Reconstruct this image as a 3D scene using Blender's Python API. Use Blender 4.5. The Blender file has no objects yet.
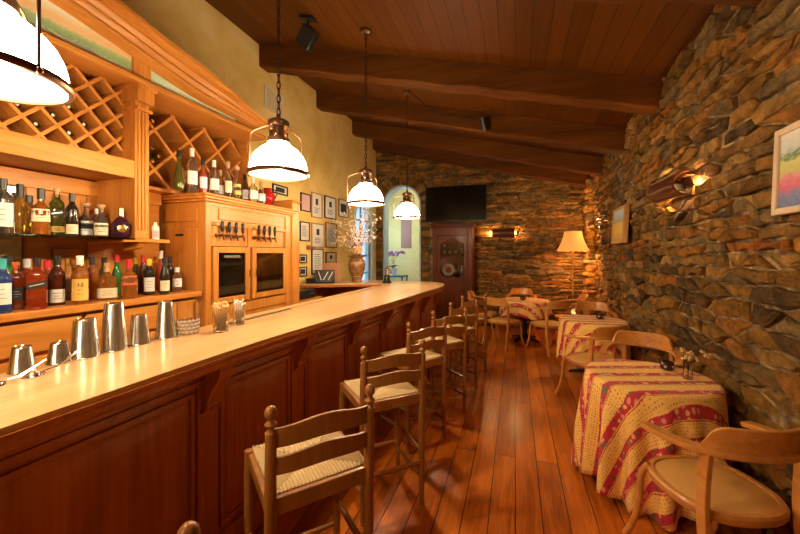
import bpy, bmesh, math, random
from mathutils import Vector, Matrix, Euler
random.seed(7)
PI = math.pi
C = bpy.context.scene.collection
R = math.radians
V = Vector

# ------------------------------------------------------------------ materials
def _new(name):
    m = bpy.data.materials.new(name); m.use_nodes = True
    nt = m.node_tree
    return m, nt, nt.nodes['Principled BSDF']

def rgb(c): return (c[0], c[1], c[2], 1)

def mat(name, col, rough=.5, metal=0., trans=0., emit=None, es=0., ior=1.45, spec=.5, coat=0., alpha=1.):
    m, nt, b = _new(name)
    b.inputs['Base Color'].default_value = rgb(col)
    b.inputs['Roughness'].default_value = rough
    b.inputs['Metallic'].default_value = metal
    b.inputs['Transmission Weight'].default_value = trans
    b.inputs['IOR'].default_value = ior
    b.inputs['Specular IOR Level'].default_value = spec
    b.inputs['Coat Weight'].default_value = coat
    if emit:
        b.inputs['Emission Color'].default_value = rgb(emit)
        b.inputs['Emission Strength'].default_value = es
    # a little procedural variation in the surface finish
    tc = nt.nodes.new('ShaderNodeTexCoord'); n = nt.nodes.new('ShaderNodeTexNoise')
    n.inputs['Scale'].default_value = 18; n.inputs['Detail'].default_value = 3
    nt.links.new(tc.outputs['Object'], n.inputs['Vector'])
    mr = nt.nodes.new('ShaderNodeMapRange')
    mr.inputs['To Min'].default_value = max(0, rough-.05); mr.inputs['To Max'].default_value = min(1, rough+.05)
    nt.links.new(n.outputs['Fac'], mr.inputs['Value']); nt.links.new(mr.outputs['Result'], b.inputs['Roughness'])
    return m

def ramp(nt, stops, src, interp='LINEAR'):
    r = nt.nodes.new('ShaderNodeValToRGB'); e = r.color_ramp.elements
    r.color_ramp.interpolation = interp
    while len(e) < len(stops): e.new(.5)
    for i, (p, c) in enumerate(stops):
        e[i].position = p; e[i].color = rgb(c)
    nt.links.new(src, r.inputs['Fac'])
    return r.outputs['Color']

def noise(nt, vec, scale, detail=3, rough=.5, dist=0):
    n = nt.nodes.new('ShaderNodeTexNoise')
    n.inputs['Scale'].default_value = scale; n.inputs['Detail'].default_value = detail
    n.inputs['Roughness'].default_value = rough; n.inputs['Distortion'].default_value = dist
    if vec is not None: nt.links.new(vec, n.inputs['Vector'])
    return n.outputs['Fac']

def mapping(nt, src, sc=(1,1,1), rot=(0,0,0), loc=(0,0,0)):
    mp = nt.nodes.new('ShaderNodeMapping')
    mp.inputs['Scale'].default_value = sc; mp.inputs['Rotation'].default_value = rot; mp.inputs['Location'].default_value = loc
    nt.links.new(src, mp.inputs['Vector'])
    return mp.outputs['Vector']

def math_(nt, op, a, b=None):
    n = nt.nodes.new('ShaderNodeMath'); n.operation = op
    for i, x in enumerate((a, b)):
        if x is None: continue
        if isinstance(x, (int, float)): n.inputs[i].default_value = x
        else: nt.links.new(x, n.inputs[i])
    return n.outputs[0]

def mix(nt, fac, a, b, mode='MIX'):
    n = nt.nodes.new('ShaderNodeMix'); n.data_type = 'RGBA'; n.blend_type = mode
    for k, x in ((0, fac), (6, a), (7, b)):
        if isinstance(x, (int, float)): n.inputs[k].default_value = x
        elif isinstance(x, tuple): n.inputs[k].default_value = rgb(x)
        else: nt.links.new(x, n.inputs[k])
    return n.outputs[2]

def bump(nt, b, h, strength=.3, dist=.01):
    n = nt.nodes.new('ShaderNodeBump'); n.inputs['Strength'].default_value = strength; n.inputs['Distance'].default_value = dist
    nt.links.new(h, n.inputs['Height']); nt.links.new(n.outputs['Normal'], b.inputs['Normal'])

def wood(name, dark, mid, light, axis=2, scale=1., rough=.4, coat=0., knots=True, bs=.12, spec=.3):
    m, nt, b = _new(name)
    b.inputs['Specular IOR Level'].default_value = spec
    tc = nt.nodes.new('ShaderNodeTexCoord')
    sc = [9*scale]*3; sc[axis] = .7*scale
    v = mapping(nt, tc.outputs['Object'], tuple(sc))
    n1 = noise(nt, v, 1.4, 5, .6, .6)
    sc2 = [60*scale]*3; sc2[axis] = 2.5*scale
    n2 = noise(nt, mapping(nt, tc.outputs['Object'], tuple(sc2)), 1.5, 2)
    f = math_(nt, 'ADD', math_(nt, 'MULTIPLY', n1, .75), math_(nt, 'MULTIPLY', n2, .25))
    col = ramp(nt, [(.3, dark), (.5, mid), (.7, light)], f)
    if knots:
        vo = nt.nodes.new('ShaderNodeTexVoronoi'); vo.inputs['Scale'].default_value = 2.2*scale
        sk = [1.6]*3; sk[axis] = .8
        nt.links.new(mapping(nt, tc.outputs['Object'], tuple(sk)), vo.inputs['Vector'])
        k = ramp(nt, [(.03, (1,1,1)), (.085, (0,0,0))], vo.outputs['Distance'])
        col = mix(nt, math_(nt, 'MULTIPLY', k, .6), col, tuple(x*.45 for x in dark))
    nt.links.new(col, b.inputs['Base Color'])
    b.inputs['Roughness'].default_value = rough; b.inputs['Coat Weight'].default_value = coat
    b.inputs['Coat Roughness'].default_value = .15
    bump(nt, b, n2, bs, .004)
    return m

def planks(name, dark, mid, light, width, length, axis='Y', rough=.3, coat=0., gap=(.02,.006,.003), bs=.4, spec=.5):
    """boards running along world Y laid side by side in X"""
    m, nt, b = _new(name)
    b.inputs['Specular IOR Level'].default_value = spec
    tc = nt.nodes.new('ShaderNodeTexCoord')
    v = mapping(nt, tc.outputs['Object'], (1,1,1), (0,0,R(90)))
    br = nt.nodes.new('ShaderNodeTexBrick')
    br.inputs['Scale'].default_value = 1; br.inputs['Brick Width'].default_value = length; br.inputs['Row Height'].default_value = width
    br.inputs['Mortar Size'].default_value = .0035; br.inputs['Mortar Smooth'].default_value = .2; br.inputs['Bias'].default_value = 0
    br.inputs['Color1'].default_value = (0,0,0,1); br.inputs['Color2'].default_value = (1,1,1,1)
    br.offset = .37; br.offset_frequency = 2
    nt.links.new(v, br.inputs['Vector'])
    tone = br.outputs['Color']
    # offset the grain from board to board
    off = nt.nodes.new('ShaderNodeVectorMath'); off.operation = 'ADD'
    sepc = nt.nodes.new('ShaderNodeCombineXYZ')
    nt.links.new(math_(nt, 'MULTIPLY', tone, 7.3), sepc.inputs[1])
    nt.links.new(tc.outputs['Object'], off.inputs[0]); nt.links.new(sepc.outputs[0], off.inputs[1])
    n1 = noise(nt, mapping(nt, off.outputs[0], (14, 1.0, 14)), 1.3, 5, .6, 1.2)
    n2 = noise(nt, mapping(nt, off.outputs[0], (80, 3, 80)), 1.5, 2)
    f = math_(nt, 'ADD', math_(nt, 'MULTIPLY', n1, .55), math_(nt, 'ADD', math_(nt, 'MULTIPLY', tone, .22), math_(nt, 'MULTIPLY', n2, .2)))
    col = ramp(nt, [(.28, dark), (.5, mid), (.72, light)], f)
    col = mix(nt, br.outputs['Fac'], col, gap)
    nt.links.new(col, b.inputs['Base Color'])
    rr = nt.nodes.new('ShaderNodeMapRange'); rr.inputs['To Min'].default_value = rough-.08; rr.inputs['To Max'].default_value = rough+.12
    nt.links.new(n1, rr.inputs['Value']); nt.links.new(rr.outputs['Result'], b.inputs['Roughness'])
    b.inputs['Coat Weight'].default_value = coat; b.inputs['Coat Roughness'].default_value = .2
    h = math_(nt, 'SUBTRACT', math_(nt, 'MULTIPLY', n2, .2), br.outputs['Fac'])
    bump(nt, b, h, bs, .006)
    return m

def stone_mat(name):
    m, nt, b = _new(name)
    tc = nt.nodes.new('ShaderNodeTexCoord'); at = nt.nodes.new('ShaderNodeAttribute'); at.attribute_name = 'Col'
    n1 = noise(nt, tc.outputs['Object'], 9, 6, .65, .5)
    n2 = noise(nt, mapping(nt, tc.outputs['Object'], (14, 14, 45)), 1.2, 5, .7)
    f = ramp(nt, [(.28, (.36,.33,.30)), (.5, (.95,.92,.86)), (.72, (1.75,1.55,1.2))], n1)
    col = mix(nt, 1., at.outputs['Color'], f, 'MULTIPLY')
    rust = ramp(nt, [(.55, (0,0,0)), (.72, (1,1,1))], noise(nt, tc.outputs['Object'], 4.3, 4, .6, .3))
    col = mix(nt, math_(nt, 'MULTIPLY', rust, .55), col, (.30, .13, .035))
    nt.links.new(col, b.inputs['Base Color'])
    b.inputs['Roughness'].default_value = .8; b.inputs['Specular IOR Level'].default_value = .12
    n3 = noise(nt, mapping(nt, tc.outputs['Object'], (34, 34, 60)), 1., 4, .7)
    h = math_(nt, 'ADD', math_(nt, 'ADD', math_(nt, 'MULTIPLY', n1, .7), math_(nt, 'MULTIPLY', n3, .35)), math_(nt, 'MULTIPLY', n2, .6))
    bump(nt, b, h, 1., .05)
    return m

def blotch(name, stops, scale=1.5, rough=.85, bs=.15, fine=30):
    m, nt, b = _new(name)
    tc = nt.nodes.new('ShaderNodeTexCoord')
    n1 = noise(nt, tc.outputs['Object'], scale, 6, .62, .8)
    nt.links.new(ramp(nt, stops, n1), b.inputs['Base Color'])
    b.inputs['Roughness'].default_value = rough
    bump(nt, b, noise(nt, tc.outputs['Object'], fine, 4), bs, .01)
    return m

def picture(name, stops, nscale=(6,6,1), amt=.12, speck=None):
    """a painted landscape: bands of colour up the picture (UV v), broken up by brush noise"""
    m, nt, b = _new(name)
    tc = nt.nodes.new('ShaderNodeTexCoord')
    sep = nt.nodes.new('ShaderNodeSeparateXYZ'); nt.links.new(tc.outputs['UV'], sep.inputs[0])
    n = noise(nt, mapping(nt, tc.outputs['UV'], nscale), 1.5, 5, .65)
    f = math_(nt, 'ADD', sep.outputs[1], math_(nt, 'MULTIPLY', math_(nt, 'SUBTRACT', n, .5), amt*2))
    col = ramp(nt, stops, f)
    if speck:
        vo = nt.nodes.new('ShaderNodeTexVoronoi'); vo.inputs['Scale'].default_value = speck[0]
        nt.links.new(tc.outputs['UV'], vo.inputs['Vector'])
        k = ramp(nt, [(.1, (1,1,1)), (.42, (0,0,0))], vo.outputs['Distance'])
        low = ramp(nt, [(speck[2], (1,1,1)), (speck[2]+.12, (0,0,0))], sep.outputs[1])
        col = mix(nt, mix(nt, 1., k, low, 'MULTIPLY'), col, speck[1])
    nt.links.new(col, b.inputs['Base Color']); b.inputs['Roughness'].default_value = .5
    return m

def cloth_mat(name):
    """yellow cloth with small dots and red flowered stripes; UV in metres"""
    m, nt, b = _new(name)
    tc = nt.nodes.new('ShaderNodeTexCoord'); uv = tc.outputs['UV']
    sep = nt.nodes.new('ShaderNodeSeparateXYZ'); nt.links.new(uv, sep.inputs[0])
    n = noise(nt, uv, 60, 2)
    wob = math_(nt, 'MULTIPLY', math_(nt, 'SUBTRACT', n, .5), .012)
    t = math_(nt, 'FRACT', math_(nt, 'DIVIDE', math_(nt, 'ADD', math_(nt, 'ADD', sep.outputs[1], wob), 10.03), .16))
    # dots on yellow
    vo = nt.nodes.new('ShaderNodeTexVoronoi'); vo.inputs['Scale'].default_value = 52; vo.inputs['Randomness'].default_value = .25
    nt.links.new(uv, vo.inputs['Vector'])
    dots = ramp(nt, [(.19, (1,1,1)), (.27, (0,0,0))], vo.outputs['Distance'])
    yel = mix(nt, dots, (.90, .58, .15), (.45, .13, .04))
    # flowers in red band
    v2 = nt.nodes.new('ShaderNodeTexVoronoi'); v2.inputs['Scale'].default_value = 30; v2.inputs['Randomness'].default_value = .7
    nt.links.new(uv, v2.inputs['Vector'])
    sepc = nt.nodes.new('ShaderNodeSeparateColor'); nt.links.new(v2.outputs['Color'], sepc.inputs[0])
    pick = ramp(nt, [(0, (.52,.022,.045)), (.22, (.80,.50,.2)), (.48, (.12,.14,.08)), (.66, (.72,.30,.24)), (.84, (.30,.02,.04))], sepc.outputs[0], 'CONSTANT')
    pet = ramp(nt, [(.40, (1,1,1)), (.56, (0,0,0))], math_(nt, 'ADD', v2.outputs['Distance'], math_(nt, 'MULTIPLY', math_(nt, 'SUBTRACT', noise(nt, uv, 110, 2), .5), .4)))
    red = mix(nt, pet, (.52, .022, .045), pick)
    band = ramp(nt, [(0, (0,0,0)), (.61, (0,0,0)), (.625, (1,1,1)), (.965, (1,1,1)), (.98, (0,0,0))], t)
    col = mix(nt, band, yel, red)
    line = ramp(nt, [(.54, (0,0,0)), (.55, (1,1,1)), (.58, (1,1,1)), (.59, (0,0,0))], t)
    col = mix(nt, line, col, (.50, .05, .05))
    nt.links.new(col, b.inputs['Base Color']); b.inputs['Roughness'].default_value = .8
    b.inputs['Sheen Weight'].default_value = .1
    bump(nt, b, noise(nt, uv, 500, 1), .08, .002)
    return m

M = {}
M['pine'] = wood('honey_pine', (.37,.125,.017), (.53,.205,.034), (.63,.275,.055), 1, 1., .38)
M['pine_v'] = wood('honey_pine_upright', (.37,.125,.017), (.53,.205,.034), (.63,.275,.055), 2, 1., .38)
M['pine_dark'] = wood('aged_pine', (.24,.085,.02), (.34,.13,.032), (.42,.17,.045), 1, 1., .5)
M['counter'] = wood('pale_maple_top', (.48,.27,.115), (.60,.365,.17), (.70,.45,.225), 1, .55, .28, .3, True, .04)
M['bar_front'] = wood('cherry_panel', (.25,.062,.010), (.40,.112,.020), (.52,.165,.034), 2, .6, .34, .25)
M['stool_wood'] = wood('stool_beech', (.19,.07,.013), (.26,.102,.021), (.32,.135,.03), 2, 1.4, .38, .1, False)
M['chair_wood'] = wood('bent_beech', (.42,.16,.035), (.55,.235,.055), (.64,.30,.08), 1, 1.4, .3, .25, False)
M['table_wood'] = wood('table_beech', (.45,.22,.07), (.55,.29,.1), (.62,.35,.14), 0, 1., .3, .2, False)
M['beam'] = wood('rough_beam', (.070,.021,.003), (.112,.036,.005), (.155,.053,.008), 0, .7, .7, spec=.1)
M['armoire'] = wood('mahogany', (.065,.012,.002), (.105,.020,.003), (.14,.030,.005), 2, 1., .45, .03, False, spec=.15)
M['frame_gold'] = wood('gold_wood_frame', (.35,.18,.05), (.48,.26,.08), (.55,.32,.11), 2, 2., .4, 0, False)
M['frame_dark'] = wood('dark_wood_frame', (.02,.009,.005), (.035,.015,.008), (.05,.022,.01), 2, 2., .4, 0, False)
M['frame_brown'] = wood('brown_wood_frame', (.12,.05,.02), (.18,.08,.03), (.24,.11,.045), 2, 2., .4, 0, False)
M['frame_cream'] = wood('cream_wood_frame', (.55,.42,.28), (.66,.52,.36), (.72,.58,.42), 2, 2., .45, 0, False)
M['floor'] = planks('plank_floor', (.20,.036,.002), (.52,.125,.008), (.78,.24,.02), .152, 2.9, rough=.3, coat=.35)
M['ceiling'] = planks('plank_ceiling', (.066,.019,.002), (.102,.031,.0025), (.135,.045,.005), .14, 60., rough=.5, gap=(.03,.008,.002), spec=.12)
M['stone'] = stone_mat('ledge_stone')
M['mortar'] = blotch('mortar', [(.38, (.05,.032,.016)), (.55, (.22,.145,.06)), (.7, (.48,.33,.15))], 7, .95, .8, 22)
M['stucco'] = blotch('ochre_stucco', [(.3, (.72,.46,.10)), (.5, (.85,.61,.18)), (.72, (.92,.72,.30))], 1.3, .85, .2, 25)
M['plaster'] = blotch('cream_plaster', [(.3, (.56,.43,.16)), (.6, (.66,.53,.22))], 1.5)
M['pale_blue'] = blotch('pale_blue_paint', [(.3, (.45,.62,.72)), (.6, (.58,.74,.82))], 3)
M['bronze'] = mat('aged_bronze', (.16,.075,.035), .38, .85)
M['chain'] = mat('dark_bronze_chain', (.09,.045,.025), .45, .8)
M['black'] = mat('black_plastic', (.012,.012,.013), .35)
M['iron'] = mat('black_iron', (.018,.016,.015), .45, .4)
M['screen'] = mat('tv_glass', (.006,.006,.007), .12)
M['steel'] = mat('brushed_steel', (.62,.58,.52), .24, 1.)
M['chrome'] = mat('chrome', (.75,.73,.7), .1, 1.)
M['mirror'] = mat('old_mirror', (.42,.40,.34), .06, 1.)
M['glass'] = mat('clear_glass', (.97,.97,.95), .02, 0, 1.)
M['shelf_glass'] = mat('green_edge_glass', (.72,.92,.82), .02, 0, 1.)
M['pane'] = mat('cabinet_pane', (.95,.95,.93), .02, 0, 1., ior=1.4)
M['dark_in'] = mat('dark_interior', (.014,.010,.008), .6)
M['lamp_shade_fabric'] = mat('pleated_shade', (.6,.3,.09), .8, emit=(1,.40,.075), es=.5)
M['tile'] = mat('brown_glazed_tile', (.085,.028,.014), .22, coat=.4)
M['white_paper'] = mat('paper', (.74,.72,.68), .8)
M['pink_paper'] = mat('pink_paper', (.75,.46,.44), .8)
M['cream_paper'] = mat('cream_label', (.76,.66,.46), .75)
M['yellow_paper'] = mat('yellow_label', (.72,.46,.10), .75)
M['red_paper'] = mat('red_label', (.50,.085,.04), .7)
M['blue_paper'] = mat('blue_label', (.05,.12,.32), .7)
M['black_paper'] = mat('black_label', (.02,.02,.02), .6)
M['ink'] = mat('ink', (.03,.025,.025), .8)
M['silver'] = mat('silver_print', (.6,.58,.55), .35, .6)
M['brass'] = mat('dull_brass', (.5,.3,.1), .5, .8)
M['gold'] = mat('gold_metal', (.75,.48,.14), .25, 1.)
M['cap_black'] = mat('black_cap', (.015,.014,.014), .35)
M['cap_white'] = mat('white_cap', (.78,.76,.72), .5)
M['cap_red'] = mat('red_capsule', (.55,.02,.03), .35)
M['cap_yellow'] = mat('yellow_capsule', (.85,.5,.04), .4)
M['cap_teal'] = mat('teal_cap', (.03,.35,.36), .4)
M['cap_orange'] = mat('orange_cap', (.7,.18,.04), .4)
M['cork'] = mat('cork', (.5,.3,.14), .8)
M['g_clear'] = mat('clear_bottle', (.95,.95,.93), .03, 0, .97, ior=1.18)
M['g_amber'] = mat('amber_spirit', (.62,.21,.03), .05, 0, .72)
M['g_gold'] = mat('golden_spirit', (.80,.38,.06), .05, 0, .75)
M['g_red'] = mat('red_amber_spirit', (.40,.06,.015), .05, 0, .6)
M['g_brown'] = mat('brown_bottle', (.10,.022,.008), .06, 0, .35)
M['g_dark'] = mat('dark_bottle', (.022,.016,.010), .07, 0, .15)
M['g_green'] = mat('green_bottle', (.05,.32,.07), .05, 0, .6)
M['g_olive'] = mat('olive_bottle', (.10,.09,.015), .06, 0, .4)
M['g_blue'] = mat('blue_bottle', (.03,.06,.22), .06, 0, .4)
M['g_pink'] = mat('rosy_spirit', (.6,.12,.06), .05, 0, .6)
M['g_purple'] = mat('dimpled_purple', (.045,.012,.035), .18, .3)
M['rush'] = mat('woven_rush', (.56,.42,.22), .7)
M['seat_pad'] = mat('pale_seat_veneer', (.62,.34,.095), .45, spec=.3)
M['ceramic_dark'] = mat('dark_ceramic', (.05,.018,.012), .2)
M['straw'] = mat('straw_picks', (.72,.52,.24), .7)
M['red_enamel'] = mat('red_enamel', (.42,.015,.012), .25)
M['stem'] = mat('dry_stem', (.13,.07,.03), .8)
M['blossom'] = mat('dry_blossom', (.90,.74,.68), .8)
M['hydrangea'] = mat('dried_hydrangea', (.62,.38,.2), .85)
M['vase'] = blotch('mottled_bronze_vase', [(.35, (.07,.035,.015)), (.5, (.22,.11,.04)), (.68, (.36,.17,.05))], 22, .35, .5, 60)
M['terracotta'] = mat('copper_board', (.32,.13,.05), .5)
M['vent'] = mat('vent_metal', (.84,.76,.56), .5)
M['green_leaf'] = mat('leaf', (.06,.16,.04), .6)
M['orchid'] = mat('orchid_petal', (.62,.36,.66), .6)
M['blue_chair'] = mat('blue_paint', (.06,.22,.36), .5)
M['daylight_pane'] = mat('dusk_daylight', (.3,.5,.65), .3, emit=(.42,.72,1.), es=.9)
M['cloth'] = cloth_mat('provencal_cloth')
M['mural'] = picture('vineyard_mural', [(0, (.55,.34,.18)), (.16, (.72,.52,.34)), (.30, (.24,.38,.16)), (.48, (.36,.48,.2)), (.56, (.75,.56,.28)), (.70, (.8,.5,.22)), (.85, (.72,.66,.42)), (1, (.8,.76,.6))], (22,12,1), .16, (55, (.55,.66,.5), .3))
M['mural2'] = picture('vineyard_mural_green', [(0, (.3,.44,.24)), (.3, (.55,.68,.5)), (.55, (.42,.58,.38)), (.8, (.72,.74,.52)), (1, (.8,.7,.5))], (10,8,1), .15, (40, (.62,.68,.55), .8))
M['meadow'] = picture('flower_meadow', [(0, (.06,.14,.34)), (.15, (.12,.22,.42)), (.26, (.55,.10,.20)), (.4, (.62,.22,.28)), (.48, (.5,.5,.15)), (.6, (.55,.55,.22)), (.68, (.10,.2,.07)), (.76, (.5,.56,.56)), (1, (.66,.68,.64))], (9,12,1), .2, (34, (.62,.10,.22), .38))
M['wheatfield'] = picture('yellow_field', [(0, (.45,.28,.03)), (.3, (.75,.46,.05)), (.55, (.7,.45,.08)), (.66, (.35,.34,.16)), (.72, (.38,.45,.52)), (1, (.55,.6,.62))], (5,6,1), .1)
M['tapestry'] = picture('woven_panel', [(0, (.25,.10,.06)), (.4, (.34,.14,.1)), (.7, (.3,.16,.12)), (.85, (.45,.5,.6)), (1, (.6,.66,.7))], (7,9,1), .15)

def shade_glass(nm, e0):
    m, nt, b = _new(nm)
    tc = nt.nodes.new('ShaderNodeTexCoord'); sep = nt.nodes.new('ShaderNodeSeparateXYZ')
    nt.links.new(tc.outputs['Object'], sep.inputs[0])
    ang = math_(nt, 'ARCTAN2', sep.outputs[1], sep.outputs[0])
    w = math_(nt, 'SINE', math_(nt, 'MULTIPLY', ang, 60))
    b.inputs['Base Color'].default_value = (.9,.86,.78,1); b.inputs['Roughness'].default_value = .25
    b.inputs['Emission Color'].default_value = (1,.80,.54,1)
    nt.links.new(math_(nt, 'ADD', e0, math_(nt, 'MULTIPLY', w, e0*.15)), b.inputs['Emission Strength'])
    bump(nt, b, w, .3, .003)
    return m
M['shade_glass'] = shade_glass('ribbed_white_glass', 36.)
M['lens_glass'] = shade_glass('ribbed_lens_glass', 3.)

# ------------------------------------------------------------------ mesh helpers
def nb(): return bmesh.new()

def box(bm, c, s, rot=None):
    M4 = Matrix.Translation(c) @ (rot.to_matrix().to_4x4() if isinstance(rot, Euler) else (rot or Matrix.Identity(4)))
    vs = [bm.verts.new(M4 @ V((x*s[0]/2, y*s[1]/2, z*s[2]/2))) for x in (-1,1) for y in (-1,1) for z in (-1,1)]
    for f in ((0,1,3,2),(4,6,7,5),(0,4,5,1),(2,3,7,6),(0,2,6,4),(1,5,7,3)): bm.faces.new([vs[i] for i in f])
    return bm

def bx(bm, x0, x1, y0, y1, z0, z1):
    return box(bm, ((x0+x1)/2, (y0+y1)/2, (z0+z1)/2), (abs(x1-x0), abs(y1-y0), abs(z1-z0)))

def frame_at(t, up=V((0,0,1))):
    t = t.normalized()
    a = t.cross(up)
    if a.length < 1e-4: a = t.cross(V((0,1,0)))
    a.normalize(); b = a.cross(t).normalized()
    return a, b

def sweep(bm, pts, sec, up=(0,0,1), closed=False, caps=True, scl=None):
    pts = [V(p) for p in pts]; n = len(pts); up = V(up); rings = []
    for i, p in enumerate(pts):
        if closed: t = pts[(i+1) % n] - pts[i-1]
        else: t = pts[min(i+1, n-1)] - pts[max(i-1, 0)]
        a, b = frame_at(t, up); k = scl[i] if scl else 1
        rings.append([bm.verts.new(p + a*u*k + b*v*k) for u, v in sec])
    m = len(sec)
    for i in range(n if closed else n-1):
        r0, r1 = rings[i], rings[(i+1) % n]
        for j in range(m): bm.faces.new((r0[j], r0[(j+1) % m], r1[(j+1) % m], r1[j]))
    if caps and not closed:
        bm.faces.new(rings[0][::-1]); bm.faces.new(rings[-1])
    return bm

def tube(bm, pts, r, seg=8, closed=False):
    """round tube, r a number or one radius per point; parallel-transported frame"""
    pts = [V(p) for p in pts]; n = len(pts)
    rs = r if isinstance(r, (list, tuple)) else [r]*n
    rings = []; a = None
    for i, p in enumerate(pts):
        if closed: t = (pts[(i+1) % n] - pts[i-1]).normalized()
        else: t = (pts[min(i+1, n-1)] - pts[max(i-1, 0)]).normalized()
        if a is None:
            a = t.orthogonal().normalized()
        else:
            a = (a - t*a.dot(t)); a = a.normalized() if a.length > 1e-6 else t.orthogonal().normalized()
        b = t.cross(a)
        rings.append([bm.verts.new(p + (a*math.cos(2*PI*k/seg) + b*math.sin(2*PI*k/seg))*rs[i]) for k in range(seg)])
    for i in range(n if closed else n-1):
        r0, r1 = rings[i], rings[(i+1) % n]
        for j in range(seg): bm.faces.new((r0[j], r0[(j+1) % seg], r1[(j+1) % seg], r1[j]))
    if not closed:
        bm.faces.new(rings[0][::-1]); bm.faces.new(rings[-1])
    return bm

def cyl(bm, p0, p1, r0, r1=None, seg=12): return tube(bm, [p0, p1], [r0, r0 if r1 is None else r1], seg)

def lathe(bm, prof, c=(0,0,0), seg=20, mtx=None, sq=0):
    """revolve [(r, z)] round local z; sq>0 squares the section off"""
    mtx = (mtx or Matrix.Identity(4)); mtx = Matrix.Translation(c) @ mtx
    rings = []
    for r, z in prof:
        if r < 1e-6: rings.append([bm.verts.new(mtx @ V((0,0,z)))]); continue
        ring = []
        for k in range(seg):
            a = 2*PI*(k+.5)/seg; x, y = math.cos(a), math.sin(a)
            if sq:
                e = 2+sq*6; q = (abs(x)**e+abs(y)**e)**(1/e); x, y = x/q, y/q
            ring.append(bm.verts.new(mtx @ V((r*x, r*y, z))))
        rings.append(ring)
    for r0, r1 in zip(rings, rings[1:]):
        if len(r0) == 1 and len(r1) == 1: continue
        for k in range(seg):
            k1 = (k+1) % seg
            if len(r0) == 1: bm.faces.new((r0[0], r1[k1], r1[k]))
            elif len(r1) == 1: bm.faces.new((r0[k], r0[k1], r1[0]))
            else: bm.faces.new((r0[k], r0[k1], r1[k1], r1[k]))
    if len(rings[0]) > 1: bm.faces.new(rings[0][::-1])
    if len(rings[-1]) > 1: bm.faces.new(rings[-1])
    return bm

def prism(bm, poly, mtx, t):
    """2D polygon extruded by t along local z, placed by mtx"""
    a = [bm.verts.new(mtx @ V((x, y, 0))) for x, y in poly]
    b = [bm.verts.new(mtx @ V((x, y, t))) for x, y in poly]
    bm.faces.new(a[::-1]); bm.faces.new(b)
    n = len(poly)
    for i in range(n): bm.faces.new((a[i], a[(i+1) % n], b[(i+1) % n], b[i]))
    return bm

def tri(bm):
    bm.normal_update(); bmesh.ops.recalc_face_normals(bm, faces=bm.faces[:])
    bmesh.ops.triangulate(bm, faces=[f for f in bm.faces if len(f.verts) > 4], ngon_method='EAR_CLIP')

YZ = Matrix(((0,0,1,0),(1,0,0,0),(0,1,0,0),(0,0,0,1)))   # local x->Y, y->Z, z->X
XZ = Matrix(((1,0,0,0),(0,0,-1,0),(0,1,0,0),(0,0,0,1)))  # local x->X, y->Z, z->-Y

def obj(name, bm, m, parent=None, bev=0, loc=None, rotz=0, smooth=True, seg=2):
    bmesh.ops.recalc_face_normals(bm, faces=bm.faces[:])
    me = bpy.data.meshes.new(name); bm.to_mesh(me); bm.free()
    me.materials.append(M[m] if isinstance(m, str) else m)
    if smooth:
        for p in me.polygons: p.use_smooth = True
        me.set_sharp_from_angle(angle=R(38))
    o = bpy.data.objects.new(name, me); C.objects.link(o)
    if parent is not None: o.parent = parent
    if loc is not None: o.location = loc
    if rotz: o.rotation_euler = (0,0,rotz)
    if bev:
        md = o.modifiers.new('bevel', 'BEVEL'); md.width = bev; md.segments = seg; md.limit_method = 'ANGLE'; md.angle_limit = R(50)
    return o

def tag(o, label, cat, group=None):
    o['label'] = label; o['category'] = cat
    if group: o['group'] = group
    return o
def thing(name, label, cat, loc=(0,0,0), rotz=0, group=None):
    o = bpy.data.objects.new(name, None); C.objects.link(o)
    o.empty_display_size = .1
    o.location = loc; o.rotation_euler = (0,0,rotz)
    return tag(o, label, cat, group)
def struct(name, bm, m, bev=0, smooth=True):
    o = obj(name, bm, m, None, bev, smooth=smooth); o['kind'] = 'structure'; return o
def dup(root, loc, rotz, label=None, group=None):
    def cp(o, par):
        c = o.copy(); C.objects.link(c)
        if par is not None: c.parent = par
        for ch in o.children: cp(ch, c)
        return c
    r = cp(root, None); r.location = loc; r.rotation_euler = (0,0,rotz)
    if label: r['label'] = label
    if group: r['group'] = group
    return r

def chaikin(pts, n=2, closed=False):
    for _ in range(n):
        q = [] if closed else [pts[0]]
        m = len(pts)
        for i in range(m if closed else m-1):
            a, b = V(pts[i]), V(pts[(i+1) % m])
            q += [tuple(a*.75+b*.25), tuple(a*.25+b*.75)]
        if not closed: q.append(pts[-1])
        pts = q
    return pts

def quad_uv(name, p, m, parent=None):
    """a picture quad, corners in order bottom-left, bottom-right, top-right, top-left, given a small thickness"""
    me = bpy.data.meshes.new(name)
    p = [V(x) for x in p]; n = (p[1]-p[0]).cross(p[3]-p[0]).normalized()*.004
    vs = [x for x in p] + [x-n for x in p]
    me.from_pydata([tuple(v) for v in vs], [], [(0,1,2,3),(7,6,5,4),(0,4,5,1),(1,5,6,2),(2,6,7,3),(3,7,4,0)])
    uv = me.uv_layers.new(name='UVMap'); co = ((0,0),(1,0),(1,1),(0,1))
    for l in me.loops: uv.data[l.index].uv = co[l.vertex_index % 4]
    me.materials.append(M[m])
    o = bpy.data.objects.new(name, me); C.objects.link(o)
    if parent is not None: o.parent = parent
    return o

def text(name, s, size, mtx, m, parent):
    cu = bpy.data.curves.new(name, 'FONT'); cu.body = s; cu.size = size; cu.extrude = .0006; cu.align_x = 'CENTER'; cu.align_y = 'CENTER'
    t = bpy.data.objects.new(name, cu); C.objects.link(t)
    dg = bpy.context.evaluated_depsgraph_get(); dg.update()
    me = bpy.data.meshes.new_from_object(t.evaluated_get(dg))
    bpy.data.objects.remove(t)
    me.transform(mtx); me.materials.clear(); me.materials.append(M[m])
    o = bpy.data.objects.new(name, me); C.objects.link(o); o.parent = parent
    return o

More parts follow.
